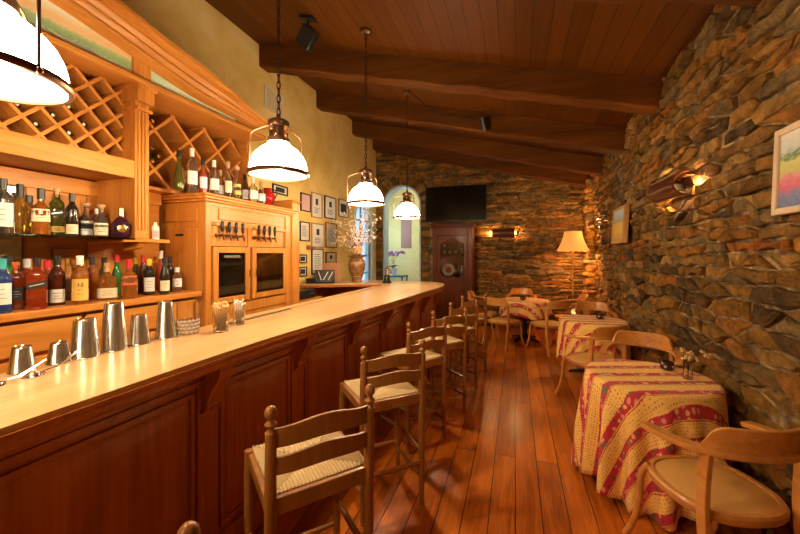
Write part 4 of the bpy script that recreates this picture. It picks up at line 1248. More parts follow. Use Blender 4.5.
def twelve(t, r, h): text('lettering', '12', .035, Matrix.Translation((r+.003, 0, h*.40)) @ YZ, 'ink', t)
for i, (px, h, w, kd, gl, cp, lb, lz, words) in enumerate(F):
    ex = slant if i == 2 else (twelve if i == 4 else None)
    bottle('liquor_bottle', words, 'bottle', ((FX1+.03 if i % 2 == 0 else FX1-.05), y_at(px, (FX1+.03 if i % 2 == 0 else FX1-.05)), ZS), kd, h, w, gl, cp, lb, 'bottles on the back bar worktop', FACE, lz or (.1,.5), ex)
BX1 = -2.79
Bk = [(9, .30, .07, 'g_green', 'cap_black', 'green bottle with dark cap behind the blue bottle'),
 (27, .28, .07, 'g_red', 'cap_white', 'red bottle with white cap in the back row, left of the slanted label'),
 (47, .27, .07, 'g_red', 'cap_red', 'red-capped bottle in the back row beside the dark brown bottle'),
 (68, .28, .065, 'g_clear', 'gold', 'clear bottle with gold cap in the back row by the yellow label'),
 (92, .29, .065, 'g_amber', 'cap_black', 'black-capped amber bottle in the back row between yellow label and wide flask'),
 (104, .285, .06, 'g_olive', 'cap_black', 'black-capped olive bottle in the back row behind the wide flask'),
 (117, .305, .065, 'g_green', 'cap_red', 'green bottle with red capsule in the back row'),
 (136, .285, .062, 'g_olive', 'cap_yellow', 'olive bottle with yellow capsule in the back row'),
 (143, .30, .06, 'g_brown', 'cap_red', 'brown bottle with red capsule in the back row'),
 (155, .29, .055, 'g_gold', 'cap_yellow', 'slim golden bottle with yellow capsule in the back row'),
 (161, .335, .06, 'g_pink', 'cap_white', 'tallest rosy bottle with white cap in the back row'),
 (170, .29, .06, 'g_dark', 'cap_black', 'dark bottle with black capsule at the right end of the back row')]
for i, (px, h, w, gl, cp, words) in enumerate(Bk):
    dx = (-.0 if i % 2 == 0 else -.08) if i < 11 else .07
    bottle('liquor_bottle', words, 'bottle', (BX1+dx, y_at(px, BX1+dx), ZS), 'round' if i % 3 else 'tall', h, w, gl, cp, None, 'back row bottles on the worktop', FACE)
bottle('gift_tin', 'white and red patterned tin on the little shelf beside the pilaster', 'tin', (-2.66, y_at(155, -2.66), 1.6905), 'square', .145, .05, 'cap_white', None, 'pink_paper', None, FACE, (.1,.5))
# bottles on top of the tap cabinet
ZC = 2.0955; KX = -2.60
K = [(179, .235, .068, 'teardrop', 'g_olive', 'cap_black', None, 'dark green teardrop bottle at the left end of the cabinet top'),
 (192, .270, .070, 'round', 'g_clear', 'cap_white', 'white_paper', 'tall clear bottle with white label second from left on the cabinet top'),
 (203, .230, .056, 'tall', 'g_pink', 'cap_black', 'white_paper', 'slim rosy bottle third from left on the cabinet top'),
 (214, .240, .072, 'round', 'g_clear', 'cap_white', 'white_paper', 'clear broad bottle fourth from left on the cabinet top'),
 (220, .205, .055, 'round', 'g_gold', 'cork', 'white_paper', 'short golden bottle fifth from left on the cabinet top'),
 (228, .260, .060, 'tall', 'g_clear', 'cork', 'cream_paper', 'slender clear bottle with cream label in the middle of the cabinet top'),
 (237, .250, .066, 'decanter', 'g_clear', 'stopper', 'yellow_paper', 'clear decanter with ball stopper and yellowish label on the cabinet top'),
 (245, .225, .060, 'round', 'g_clear', 'cap_black', 'white_paper', 'clear bottle with black cap on the cabinet top, near the pendant lamp'),
 (253, .210, .075, 'flask', 'g_clear', 'cap_white', 'white_paper', 'squat clear flask under the pendant lamp on the cabinet top'),
 (261, .19, .065, 'flask', 'g_clear', 'cork', 'white_paper', 'last clear flask on the cabinet top, beside the red jug')]
for i, (px, h, w, kd, gl, cp, lb, words) in enumerate(K):
    x = KX - (.09 if i in (4, 7) else 0)
    bottle('liquor_bottle', words, 'bottle', (x, y_at(px, x), ZC), kd, h*1.40, w*1.15, gl, cp, lb, 'bottles on the tap cabinet', FACE, (.18,.48))
t = thing('jug', 'round red enamel jug with dark stand on the cabinet top', 'jug', (-2.72, 3.42, ZC+.008))
bm = nb(); lathe(bm, [(0, .05), (.06, .05), (.095, .10), (.105, .15), (.09, .20), (.05, .235), (.045, .26), (.055, .275), (.04, .275), (0, .24)], seg=24); obj('body', bm, 'red_enamel', t)
bm = nb()
for k in range(3): a = k*2.1; tube(bm, [(.08*math.cos(a), .08*math.sin(a), 0), (.06*math.cos(a), .06*math.sin(a), .03), (.085*math.cos(a), .085*math.sin(a), .09)], .007, 6)
tube(bm, [(.06*math.cos(2*PI*k/14), .06*math.sin(2*PI*k/14), .04) for k in range(14)], .006, 6, True); obj('stand', bm, 'iron', t)
bm = nb(); tube(bm, [(.05, .02, .255), (.10, .04, .25), (.12, .05, .20), (.095, .04, .14)], .008, 6); obj('handle', bm, 'iron', t)
for o in t.children: o.data.transform(Matrix.Scale(.85, 4))

# wine bottles lying in the racks, necks to the room
def wine(loc, cap, glass, label, group):
    t = thing('wine_bottle', label, 'wine bottle', loc, 0, group)
    mt = Matrix.Rotation(PI/2, 4, 'Y')
    bm = nb(); lathe(bm, [(0, 0), (.034, 0), (.037, .006), (.037, .19), (.030, .215), (.015, .235), (.0135, .29)], seg=16, mtx=mt); obj('glass_body', bm, glass, t)
    bm = nb(); lathe(bm, [(.0145, .245), (.0150, .296), (.0165, .298), (.0165, .308), (.012, .312), (0, .312)], seg=12, mtx=mt); obj('capsule', bm, cap, t)
    bm = nb(); lathe(bm, [(0, .312), (.009, .312), (.009, .3135), (0, .3135)], seg=10, mtx=mt); obj('capsule_top', bm, 'cap_white' if cap == 'cap_black' else cap, t)
def cell(px, py, xf, p, yo, zo):
    y = y_at(px, xf); D = y*c18-xf*s18; z = H+(254-py)*D/355
    a, b = (z-zo)+(y-yo), (z-zo)-(y-yo)
    a, b = (math.floor(a/p)+.5)*p, (math.floor(b/p)+.5)*p
    return yo+(a-b)/2, zo+(a+b)/2
ORD = ['leftmost', 'second from left', 'third from left', 'fourth from left', 'fifth from left', 'sixth from left', 'rightmost']
seen = set(); k = 0
for px, py in ((14,103), (26,101), (39,123), (56,114), (68,106), (70,134), (87,124)):
    y, z = cell(px, py, NX, NP, NYO, NZO)
    if (round(y, 3), round(z, 3)) in seen or not (2.2 < z < 2.75): continue
    seen.add((round(y, 3), round(z, 3)))
    zb = z-NP/2+.0105*1.414+.037*1.4142+.003
    wine((-3.02, y, zb), 'cap_black', 'g_dark', 'black-capped wine bottle in the small-celled rack, %s of those with white ends' % ORD[k], 'wine bottles in the small-celled rack'); k += 1
y, z = cell(160, 152, FX, FP, FYO, FZO)
ws = ['lowest', 'left upper', 'right upper', 'topmost']
z0 = z-FP/2+.0125*1.414+.037*1.4142+.003
for (dy, dz), w_ in zip(((0, 0), (-.054, .054), (.054, .054), (0, .108)), ws):
    wine((-3.13, y+dy, z0+dz), 'gold', 'g_olive', '%s of the four gold-capped wine bottles in the large-celled rack beside the pilaster' % w_, 'gold-capped wine bottles in the large-celled rack')
y, z = cell(153, 122, FX, FP, FYO, FZO)
wine((-3.13, y, z-FP/2+.0125*1.414+.037*1.4142+.003), 'gold', 'g_olive', 'single gold-capped wine bottle in the upper large rack cell beside the pilaster', 'gold-capped wine bottles in the large-celled rack')

# ------------------------------------------------------------------ things on the bar top
ZB = BT+.0005; SX = -1.835
def tin(px, h, r0, r1, label, x=SX):
    t = thing('shaker_tin', label, 'shaker tin', (x, y_at(px, x), ZB), 0, 'steel shaker tins upside down on the bar')
    bm = nb(); lathe(bm, [(r0, 0), (r0+.002, .003), (r0, .006), (r1+.002, h-.006), (r1-.001, h-.001), (r1-.006, h-.004), (0, h-.004)], seg=28); obj('cup', bm, 'steel', t)
    bm = nb(); tube(bm, [((r1)*math.cos(2*PI*k/24), r1*math.sin(2*PI*k/24), h-.002) for k in range(24)], .002, 6, True); obj('base_rim', bm, 'chrome', t)
    return t
def strainer(loc, rz, label):
    t = thing('cocktail_strainer', label, 'strainer', loc, rz, 'strainers leaning on the small steel cups')
    bm = nb(); lathe(bm, [(.034, 0), (.036, .002), (.034, .004), (0, .004)], seg=20); obj('disc', bm, 'chrome', t)
    bm = nb(); tube(bm, [(.026*math.cos(2*PI*k/40)*(1), .026*math.sin(2*PI*k/40), .006+.003*math.sin(k*2.5)) for k in range(40)], .0018, 5, True); obj('spring', bm, 'chrome', t)
    bm = nb(); tube(bm, [(.030, 0, .008), (.07, 0, .012), (.14, 0, .055)], .0045, 6); obj('handle', bm, 'chrome', t)
tin(22, .098, .040, .027, 'small steel cup, left of the two with crossed strainers on the bar'); tin(59, .088, .040, .027, 'small steel cup, right of the two with crossed strainers on the bar')
tin(85, .170, .053, .038, 'wide medium steel shaker tin beside the tallest one'); tin(114, .225, .052, .036, 'tallest steel shaker tin on the bar, left of the short one')
tin(139, .150, .047, .031, 'short narrow steel shaker tin between the two tall ones'); tin(165.5, .200, .050, .030, 'slim tall steel shaker tin beside the cut crystal glass')
strainer((-1.735, y_at(33, -1.735), ZB+.0), R(88), 'strainer with its handle up to the right cup on the bar'); strainer((-1.735, y_at(-8, -1.735), ZB+.0), R(80), 'strainer lying at the left edge of the bar top')
t = thing('mixing_glass', 'cut crystal mixing glass beside the slim steel tin on the bar', 'glass', (-1.80, y_at(188, -1.80), ZB))
bm = nb(); lathe(bm, [(0, 0), (.055, 0), (.057, .004), (.057, .180), (.054, .180), (.053, .012), (0, .012)], seg=28); obj('glass_body', bm, 'glass', t)
bm = nb()
for i in range(16):
    for j in range(4):
        a = 2*PI*(i+.5*(j % 2))/16; z = .018+.020*j
        g = bmesh.ops.create_cone(bm, segments=4, radius1=.012, radius2=0, depth=.005, matrix=Matrix.Translation((.0585*math.cos(a), .0585*math.sin(a), z)) @ Matrix.Rotation(a, 4, 'Z') @ Matrix.Rotation(PI/2, 4, 'Y'))
obj('diamond_cuts', bm, mat('cut_crystal', (.95,.94,.9), .15, 0, .5), t)
def pickglass(px, x, h, r, label, m, n, sp):
    y = y_at(px, x); t = thing('tumbler', label, 'glass', (x, y, ZB))
    bm = nb(); lathe(bm, [(0, 0), (r*.86, 0), (r*.88, .004), (r, h), (r-.003, h), (r*.82, .012), (0, .012)], seg=20); obj('glass_body', bm, 'glass', t)
    q = thing('cocktail_picks', label.split(' holding')[0].replace('tumbler', 'bundle of picks standing in the tumbler'), 'picks', (x, y, ZB+.0125))
    bm = nb(); hd = nb()
    for k in range(n):
        a = k*2.4; rr = r*.55*math.sqrt((k+.5)/n); tp = V((rr*math.cos(a)*1.65*sp, rr*math.sin(a)*1.65*sp, h*random.uniform(1.15,1.45)))
        tube(bm, [(rr*math.cos(a)*.8, rr*math.sin(a)*.8, 0), tp], .0014, 5)
        bmesh.ops.create_icosphere(hd, subdivisions=1, radius=.0075, matrix=Matrix.Translation(tp))
    obj('pick_shafts', bm, m, q); obj('pick_knots', hd, m, q)
pickglass(221, -1.66, .110, .047, 'clear tumbler holding a bunch of knotted straw picks on the bar', 'straw', 34, 1.)
pickglass(239, -1.72, .100, .040, 'smaller clear tumbler holding white picks on the bar', 'cap_white', 18, 1.)

# vase with blossom branches on the bar return
VX, VY = -2.52, 5.42
t = thing('urn_vase', 'mottled brown urn vase on the bar return by the framed papers', 'vase', (VX, VY, BT+.0005))
bm = nb(); lathe(bm, [(0, 0), (.085, 0), (.09, .01), (.08, .03), (.10, .09), (.135, .20), (.145, .29), (.125, .36), (.10, .385), (.105, .40), (.14, .42), (.145, .435), (.125, .435), (.09, .40), (.08, .38), (0, .36)], seg=28); obj('body', bm, 'vase', t)
bm = nb(); tube(bm, [(.138*math.cos(2*PI*k/28), .138*math.sin(2*PI*k/28), .315) for k in range(28)], .007, 6, True); tube(bm, [(.105*math.cos(2*PI*k/28), .105*math.sin(2*PI*k/28), .09) for k in range(28)], .006, 6, True); obj('relief_bands', bm, 'cork', t)
q = thing('blossom_branches', 'tall spray of pale pink blossom branches standing in the brown urn', 'branches', (VX, VY, BT+.385))
bm = nb(); bl = nb(); rnd = random.Random(4)
for k in range(50):
    a = rnd.random()*2*PI; sp = rnd.uniform(.08, .44); hh = rnd.uniform(.30, .98)*(1.08-sp*.8)
    P0 = V((.03*math.cos(a), .03*math.sin(a), 0)); P2 = V((sp*math.cos(a), sp*math.sin(a), hh)); P1 = V((sp*.35*math.cos(a), sp*.35*math.sin(a), hh*.6))
    pts = [P0, P0.lerp(P1, .5), P1, P1.lerp(P2, .5)+V((0,0,.015)), P2]; tube(bm, pts, [.004, .0035, .003, .0022, .0012], 5)
    for j in range(13):
        u = rnd.uniform(.35, 1); i = min(3, int(u*4)); p = pts[i].lerp(pts[i+1], u*4-i)+V((rnd.uniform(-.035,.035), rnd.uniform(-.035,.035), rnd.uniform(-.03,.03)))
        bmesh.ops.create_icosphere(bl, subdivisions=1, radius=rnd.uniform(.008,.0155), matrix=Matrix.Translation(p))
obj('stems', bm, 'stem', q); obj('blossoms', bl, 'blossom', q)
bm = nb()
for k in range(90):
    d = V((rnd.gauss(0,1), rnd.gauss(0,1), rnd.gauss(0,1))).normalized(); bmesh.ops.create_icosphere(bm, subdivisions=1, radius=rnd.uniform(.014,.022), matrix=Matrix.Translation(V((.05, -.10, .13))+V((d.x*.085, d.y*.06, d.z*.06))))
obj('hydrangea_head', bm, 'hydrangea', q)['label'] = 'tan dried hydrangea head'
# menu rack, board, small box, beer tap on the return
t = thing('menu_rack', 'black slanted rack with white menus on the bar return', 'rack', (-2.86, 4.96, BT+.0005), R(25))
bm = nb(); box(bm, (0, 0, .012), (.30, .20, .024)); box(bm, (0, .02, .11), (.30, .012, .20), Matrix.Rotation(R(-14), 4, 'X')); 
for s in (-1, 1): box(bm, (s*.145, -.01, .075), (.012, .14, .13))
obj('frame', bm, 'black', t, .004)
for k, (a, b) in enumerate(((-.10, -.05), (-.02, .05), (.06, .12))):
    bm = nb(); box(bm, ((a+b)/2, -.008, .115), (.013, .004, .15), Matrix.Rotation(R(-14), 4, 'X') @ Matrix.Rotation(R(28 if k else -20), 4, 'Y')); obj('menu_card', bm, 'white_paper', t)
bm = nb(); box(bm, (0, 0, .16), (.30, .018, .31), Matrix.Rotation(R(-16), 4, 'X')); box(bm, (0, .10, .10), (.04, .014, .22), Matrix.Rotation(R(28), 4, 'X'))
tag(obj('menu_board', bm, 'terracotta', None, .003, (-2.85, 5.16, BT+.001), R(25)), 'brown board leaning upright behind the black menu rack', 'board')
bm = nb(); bx(bm, -.05, .05, -.06, .06, 0, .075); bx(bm, -.03, .03, -.061, -.05, .02, .05)
tag(obj('card_terminal', bm, 'black', None, .008, (-3.08, 4.90, BT+.0005), R(15)), 'small black box left of the menu rack on the bar return', 'box')
t = thing('beer_tap', 'chrome beer tap with black handle on the curve of the bar', 'beer tap', (-1.94, 5.30, BT+.0005))
bm = nb(); lathe(bm, [(.07, 0), (.07, .03), (.05, .04), (.045, .12), (.03, .13), (0, .13)], seg=18); obj('base', bm, 'black', t)
bm = nb(); lathe(bm, [(.028, .128), (.032, .15), (.032, .20), (.04, .215), (.03, .24), (0, .245)], seg=18); tube(bm, [(0, 0, .205), (.06, -.05, .215), (.085, -.075, .19), (.09, -.08, .15)], .012, 8); obj('column', bm, 'chrome', t)
bm = nb(); tube(bm, [(0, 0, .24), (.02, -.01, .26), (.10, .03, .285), (.14, .05, .28)], [.012, .012, .014, .009], 8); obj('lever_handle', bm, 'black', t)

# ------------------------------------------------------------------ pendant lamps
RZ = 2.098; PX_ = -1.47; PK = 1.09
def make_pendant():
    t = thing('pendant_lamp', '', 'pendant lamp', (0,0,0), 0, 'white glass pendant lamps over the bar')
    bm = nb(); rr = .168
    prof = [(rr, .006), (rr*.985, .04), (rr*.94, .075), (rr*.84, .11), (rr*.68, .142), (rr*.5, .165), (.062, .182), (.060, .20)]
    rings = [[bm.verts.new((r*math.cos(2*PI*k/40), r*math.sin(2*PI*k/40), z)) for k in range(40)] for r, z in prof]
    rings.append([bm.verts.new((r*math.cos(2*PI*k/40), r*math.sin(2*PI*k/40), z)) for k in range(40) for r, z in [(.056, .20)]])
    for r, z in [(q-.005, w-.003) for q, w in prof[::-1]]: rings.append([bm.verts.new((r*math.cos(2*PI*k/40), r*math.sin(2*PI*k/40), z)) for k in range(40)])
    for a, b in zip(rings, rings[1:]):
        for k in range(40): bm.faces.new((a[k], a[(k+1) % 40], b[(k+1) % 40], b[k]))
    obj('glass_shade', bm, 'shade_glass', t)
    bm = nb(); lathe(bm, [(0, -.014), (.08, -.011), (.13, -.005), (.160, .004), (.158, .008), (0, .006)], seg=40); obj('glass_lens', bm, 'lens_glass', t)
    bm = nb()
    sec = [(.164, -.008), (.176, -.008), (.180, 0), (.176, .014), (.170, .016), (.170, -.001), (.164, -.001)]
    rg = [[bm.verts.new((r*math.cos(2*PI*k/48), r*math.sin(2*PI*k/48), z)) for r, z in sec] for k in range(48)]
    for k in range(48):
        a, b = rg[k], rg[(k+1) % 48]
        for j in range(7): bm.faces.new((a[j], a[(j+1) % 7], b[(j+1) % 7], b[j]))
    obj('rim_ring', bm, 'bronze', t)
    bm = nb(); lathe(bm, [(.064, .19), (.064, .215), (.058, .217), (.058, .192)], seg=28); obj('neck_collar', bm, 'bronze', t)
    bm = nb(); lathe(bm, [(.052, .215), (.055, .22), (.055, .285), (.052, .285)], seg=28); obj('neck_glass', bm, 'glass', t)
    bm = nb(); lathe(bm, [(0, .205), (.02, .205), (.022, .21), (.022, .285), (.060, .285), (.062, .29), (.062, .315), (.050, .325), (.014, .330), (.012, .36), (0, .36)], seg=28); obj('cap', bm, 'bronze', t)
    for k in range(3):
        a = R(-60+120*k); d = V((math.cos(a), math.sin(a), 0)); bm = nb()
        tube(bm, [d*.178+V((0,0,.0)), d*.178+V((0,0,.22)), d*.172+V((0,0,.25)), d*.155+V((0,0,.268)), d*.10+V((0,0,.288)), d*.058+V((0,0,.30))], .0045, 6)
        bmesh.ops.create_uvsphere(bm, u_segments=10, v_segments=6, radius=.009, matrix=Matrix.Translation(d*.180+V((0,0,-.001))))
        obj('strap_rod', bm, 'bronze', t)
    for o in t.children: o.data.transform(Matrix.Scale(PK, 4))
    top = ceil_z(PX_)-RZ
    bm = nb(); z = .355*PK; k = 0
    while z < top-.05:
        L = .029; pts = []
        for j in range(10):
            a = 2*PI*j/10; u, w = .0115*math.cos(a), (L if abs(math.sin(a)) > .5 else L*.8)*math.sin(a)
            pts.append((u, 0, z+w+.02) if k % 2 == 0 else (0, u, z+w+.02))
        tube(bm, pts, .0036, 5, True); z += .044; k += 1
    obj('chain', bm, 'chain', t)
    bm = nb(); cyl(bm, (.004, .006, .38), (.004, .006, top-.03), .0022, seg=5); obj('cord', bm, 'chain', t)
    bm = nb(); lathe(bm, [(0, -.060), (.012, -.060), (.014, -.045), (.05, -.034), (.060, -.016), (.060, .0), (0, .0)], (0, 0, top), 24); obj('ceiling_canopy', bm, 'bronze', t)
    return t
PEN = [.61, 1.96, 3.38, 4.85, -.70]  # last one is an extra lamp added behind the camera as fill
PL = ['large white glass pendant lamp cropped by the left top edge', 'white glass pendant lamp in front of the tap cabinet bottles', 'white glass pendant lamp above the blossom branches', 'farthest white glass pendant lamp, before the arched opening', 'added white glass pendant lamp, unseen fill light behind the camera']
p0 = make_pendant()
def light(name, kind, loc, energy, col, size=.05, **kw):
    l = bpy.data.lights.new(name, kind); l.energy = energy; l.color = col
    if kind in ('POINT', 'SPOT'): l.shadow_soft_size = size
    for k, v in kw.items(): setattr(l, k, v)
    o = bpy.data.objects.new(name, l); C.objects.link(o); o.location = loc
    return o
WARM = (1, .72, .42)
for i, y in enumerate(PEN):
    if i == 0: p0.location = (PX_, y, RZ); p0.rotation_euler = (0,0,R(68)); p0['label'] = PL[0]
    else: dup(p0, (PX_, y, RZ), R(15), PL[i])
    light('pendant_bulb', 'POINT', (PX_, y, RZ-.06), 42, WARM, .035)

# ------------------------------------------------------------------ wall sconces (barrel tiles)
def sconce(loc, rz, L, label):
    t = thing('wall_sconce', label, 'wall sconce', loc, rz, 'brown half-round tile sconces')
    bm = nb(); n = 18; rows = []
    r = .095
    for x in (-L/2, -L/2+.01, 0, L/2-.01, L/2):
        rr = r*(1+.10*x/L); ring = []
        for k in range(n+1):
            a = R(-100)+R(200)*k/n; ring.append(bm.verts.new((x, -rr*math.cos(a)*1.1, rr*math.sin(a))))
        for k in range(n, -1, -1):
            a = R(-100)+R(200)*k/n; ring.append(bm.verts.new((x, -(rr-.012)*math.cos(a)*1.1, (rr-.012)*math.sin(a))))
        rows.append(ring)
    for a, b in zip(rows, rows[1:]):
        m = len(a)
        for j in range(m): bm.faces.new((a[j], a[(j+1) % m], b[(j+1) % m], b[j]))
    for ring in (rows[0], rows[-1]):
        m = len(ring)
        for j in range(n): bm.faces.new((ring[j], ring[j+1], ring[m-2-j], ring[m-1-j]))
    obj('half_tile', bm, 'tile', t)
    bm = nb(); box(bm, (0, .035, 0), (.06, .07, .05)); obj('wall_bracket', bm, 'iron', t)
    bm = nb(); cyl(bm, (-.03, -.01, 0), (-.05, -.01, 0), .018); cyl(bm, (.03, -.01, 0), (.05, -.01, 0), .018); cyl(bm, (-.03, -.01, 0), (.03, -.01, 0), .022); obj('bulb_holder', bm, 'iron', t)
    return t
SC = (1, .55, .2)
def sconce_at(x, y, z, rz, L, label, e):
    sconce((x, y, z), rz, L, label)
    d = V((math.cos(rz), math.sin(rz), 0))
    for s in (-1, 1):
        p = V((x, y, z))+d*s*(L/2+.012)+V((-d.y, d.x, 0))*.062
        light('sconce_bulb', 'POINT', p, e, SC, .02)
wy = 3.50; sconce_at(wall_x(wy)-.175, wy, 2.13, R(-90+2.1)*1, .50, 'brown half-round tile sconce glowing on the right stone wall above the tables', 12)
wy = 6.95; sconce_at(wall_x(wy)-.185, wy, 2.10, R(-90+2.1), .46, 'brown half-round tile sconce by the far right corner, above the floor lamp', 12)
sconce_at(-.245, YF-.13, 2.025, R(0), .46, 'brown half-round tile sconce on the far wall beside the television', 10)
wy = .2; sconce_at(wall_x(wy)-.175, wy, 2.19, R(-90+2.1), .50, 'added brown half-round tile sconce, unseen fill light level with the camera', 6)  # out-of-view sconce added as fill for the near end of the room

# ------------------------------------------------------------------ floor lamp
t = thing('floor_lamp', 'brass floor lamp with glowing pleated bell shade in the far corner', 'floor lamp', (1.05, 7.50, 0))
bm = nb(); lathe(bm, [(0, 0), (.14, 0), (.14, .012), (.10, .03), (.03, .045), (.015, .07), (0, .07)], seg=24); obj('base', bm, 'brass', t)
bm = nb(); lathe(bm, [(.011, .06), (.011, .8), (.018, .81), (.018, .84), (.011, .85), (.010, 1.50), (.022, 1.52), (.018, 1.58), (.026, 1.60), (.026, 1.68), (0, 1.69)], seg=14); obj('pole', bm, 'brass', t)
bm = nb(); N = 72; rings = []
for r, z in ((.285, 1.635), (.24, 1.72), (.195, 1.82), (.165, 1.92), (.150, 2.01)):
    rings.append([bm.verts.new(((r+.004*(-1)**k)*math.cos(2*PI*k/N), (r+.004*(-1)**k)*math.sin(2*PI*k/N), z)) for k in range(N)])
for r, z in ((.145, 2.01), (.160, 1.92), (.19, 1.82), (.235, 1.72), (.28, 1.635)): rings.append([bm.verts.new((r*math.cos(2*PI*k/N), r*math.sin(2*PI*k/N), z)) for k in range(N)])
rings.append(rings[0])
for a, b in zip(rings, rings[1:]):
    for k in range(N): bm.faces.new((a[k], a[(k+1) % N], b[(k+1) % N], b[k]))
obj('lamp_shade', bm, 'lamp_shade_fabric', t, smooth=False)
bm = nb(); lathe(bm, [(.012, 1.69), (.035, 1.73), (.04, 1.77), (.025, 1.81), (0, 1.82)], seg=14); obj('bulb', bm, mat('warm_bulb', (1,.8,.5), .5, emit=(1,.7,.35), es=6), t)
light('floor_lamp_bulb', 'POINT', (1.05, 7.50, 1.69), 42, (1,.55,.2), .05)
light('floor_lamp_bulb', 'POINT', (1.05, 7.50, 1.90), 16, (1,.55,.2), .05)

# ------------------------------------------------------------------ china cabinet on the far wall
CX0, CX1, CY, CD = -1.70, -.85, 7.5, .40
t = thing('china_cabinet', 'dark red carved display cabinet with glazed door under the television', 'cabinet', ((CX0+CX1)/2, CY, 0))
hw = (CX1-CX0)/2; TZc = 2.22
bm = nb()
bx(bm, -hw, -hw+.025, .02, CD, .08, TZc-.08); bx(bm, hw-.025, hw, .02, CD, .08, TZc-.08); bx(bm, -hw, hw, CD-.02, CD, .08, TZc-.08); bx(bm, -hw, hw, .02, CD, .08, .11); bx(bm, -hw, hw, .02, CD, TZc-.1, TZc-.07)
bx(bm, -hw, -hw+.10, 0, .03, .06, TZc-.08); bx(bm, hw-.10, hw, 0, .03, .06, TZc-.08); bx(bm, -hw+.1, hw-.1, 0, .03, TZc-.24, TZc-.08); bx(bm, -hw+.1, hw-.1, 0, .03, .06, .18)
for s in (-1, 1):
    for y in (.05, CD-.05): box(bm, (s*(hw-.05), y, .045), (.07, .07, .09))
obj('body', bm, 'armoire', t, .004)
bm = nb(); bx(bm, -hw-.01, hw+.01, -.01, CD, TZc-.08, TZc-.05); bx(bm, -hw-.03, hw+.03, -.03, CD, TZc-.05, TZc-.02); bx(bm, -hw-.05, hw+.05, -.05, CD, TZc-.02, TZc+.01); obj('crown', bm, 'armoire', t, .006)
bm = nb(); ow_, iw = hw-.105, hw-.17
zb, zt = .19, TZc-.25
bx(bm, -ow_, -iw, -.012, .012, zb, zt); bx(bm, iw, ow_, -.012, .012, zb, zt); bx(bm, -iw, iw, -.012, .012, zb, .26); bx(bm, -iw, iw, -.012, .012, .96, 1.06)
# scalloped head and foot of the glazed opening
prism(bm, [(-iw, zt), (-iw, 1.78)] + [(-iw+2*iw*k/12, 1.80+.10*math.sin(PI*k/12)-.02*math.sin(3*PI*k/12)) for k in range(1, 12)] + [(iw, 1.78), (iw, zt)], Matrix.Translation((0, .012, 0)) @ XZ, .024)
prism(bm, [(-iw, 1.05), (-iw, 1.16)] + [(-iw+2*iw*k/12, 1.14-.05*math.sin(PI*k/12)+.025*math.cos(4*PI*k/12)) for k in range(1, 12)] + [(iw, 1.16), (iw, 1.05)], Matrix.Translation((0, .012, 0)) @ XZ, .024)
tri(bm)
dr_ = obj('door', bm, 'armoire', t, .003)
bm = nb(); bx(bm, -iw+.005, iw-.005, -.006, .006, .265, .955); bx(bm, -iw+.05, iw-.05, -.014, -.004, .33, .89); obj('lower_panel', bm, 'armoire', dr_, .008)
bm = nb(); bx(bm, -iw+.002, iw-.002, 0, .004, 1.07, 1.93); obj('glass_pane', bm, 'pane', dr_)
bm = nb(); bmesh.ops.create_uvsphere(bm, u_segments=10, v_segments=8, radius=.016, matrix=Matrix.Translation((iw+.03, -.026, 1.1))); obj('knob', bm, 'gold', dr_)
for z in (1.10, 1.55): bm = nb(); bx(bm, -hw+.03, hw-.03, .05, CD-.02, z-.02, z); obj('shelf', bm, 'armoire', t)
cx = (CX0+CX1)/2
bm = nb(); cyl(bm, (0, .14, TZc-.115), (0, .14, TZc-.10), .03); obj('added_cabinet_light', bm, M['warm_bulb'] if 'warm_bulb' in M else 'cap_white', t)  # puck lamp added to brighten the cabinet's contents
light('cabinet_fill', 'POINT', (cx, CY+.10, TZc-.16), 1.6, (1,.7,.4), .02)
light('cabinet_fill', 'POINT', (cx-.30, CY+.10, 1.42), 1.2, (1,.7,.4), .02)  # second added fill, hidden behind the left stile
def plate(x, y, z, r, label):
    q = thing('plate', label, 'plate', (x, y, z)); mt = Matrix.Translation((0, 0, r)) @ Matrix.Rotation(R(78), 4, 'X')
    bm = nb(); lathe(bm, [(0, 0), (r*.6, 0), (r*.68, .006), (r, .018), (r*.99, .022), (r*.66, .011), (r*.58, .005), (0, .005)], seg=28, mtx=mt); obj('dish', bm, 'cap_white', q)
    bm = nb(); lathe(bm, [(0, .0052), (r*.5, .0052), (r*.5, .0062), (0, .0062)], seg=20, mtx=mt); obj('painted_centre', bm, 'red_paper', q)
plate(cx-.10, CY+.13, 1.102, .135, 'white plate with red centre standing in the display cabinet')
bottle('liquor_bottle', 'dark bottle with white label in the display cabinet, right of the plate', 'bottle', (cx+.075, CY+.13, 1.1005), 'round', .28, .07, 'g_dark', 'cap_black', 'white_paper', None, R(-90))
q = thing('pitcher', 'white ceramic pitcher in the display cabinet', 'pitcher', (cx+.22, CY+.14, 1.1005))
bm = nb(); lathe(bm, [(0, 0), (.055, 0), (.07, .05), (.07, .12), (.05, .19), (.055, .23), (.05, .23), (.04, .19), (0, .18)], seg=22); obj('body', bm, 'cap_white', q)
bm = nb(); tube(bm, [(.045, .03, .2), (.06, .09, .18), (.06, .09, .10), (.045, .05, .07)], .008, 6); obj('handle', bm, 'cap_white', q)
for k, (dx, gl, cp, wd) in enumerate(((-.20, 'g_clear', 'cap_white', 'clear bottle at the left of the display cabinet upper shelf'), (-.08, 'g_amber', 'cap_black', 'amber bottle in the display cabinet upper shelf, second from left'), (.05, 'g_clear', 'cap_black', 'clear bottle in the display cabinet upper shelf, third from left'), (.20, 'g_green', 'cap_black', 'green bottle at the right of the display cabinet upper shelf'))):
    bottle('liquor_bottle', wd, 'bottle', (cx+dx, CY+.2, 1.5505), 'round', .24, .07, gl, cp, 'white_paper', 'bottles in the display cabinet', R(-90))

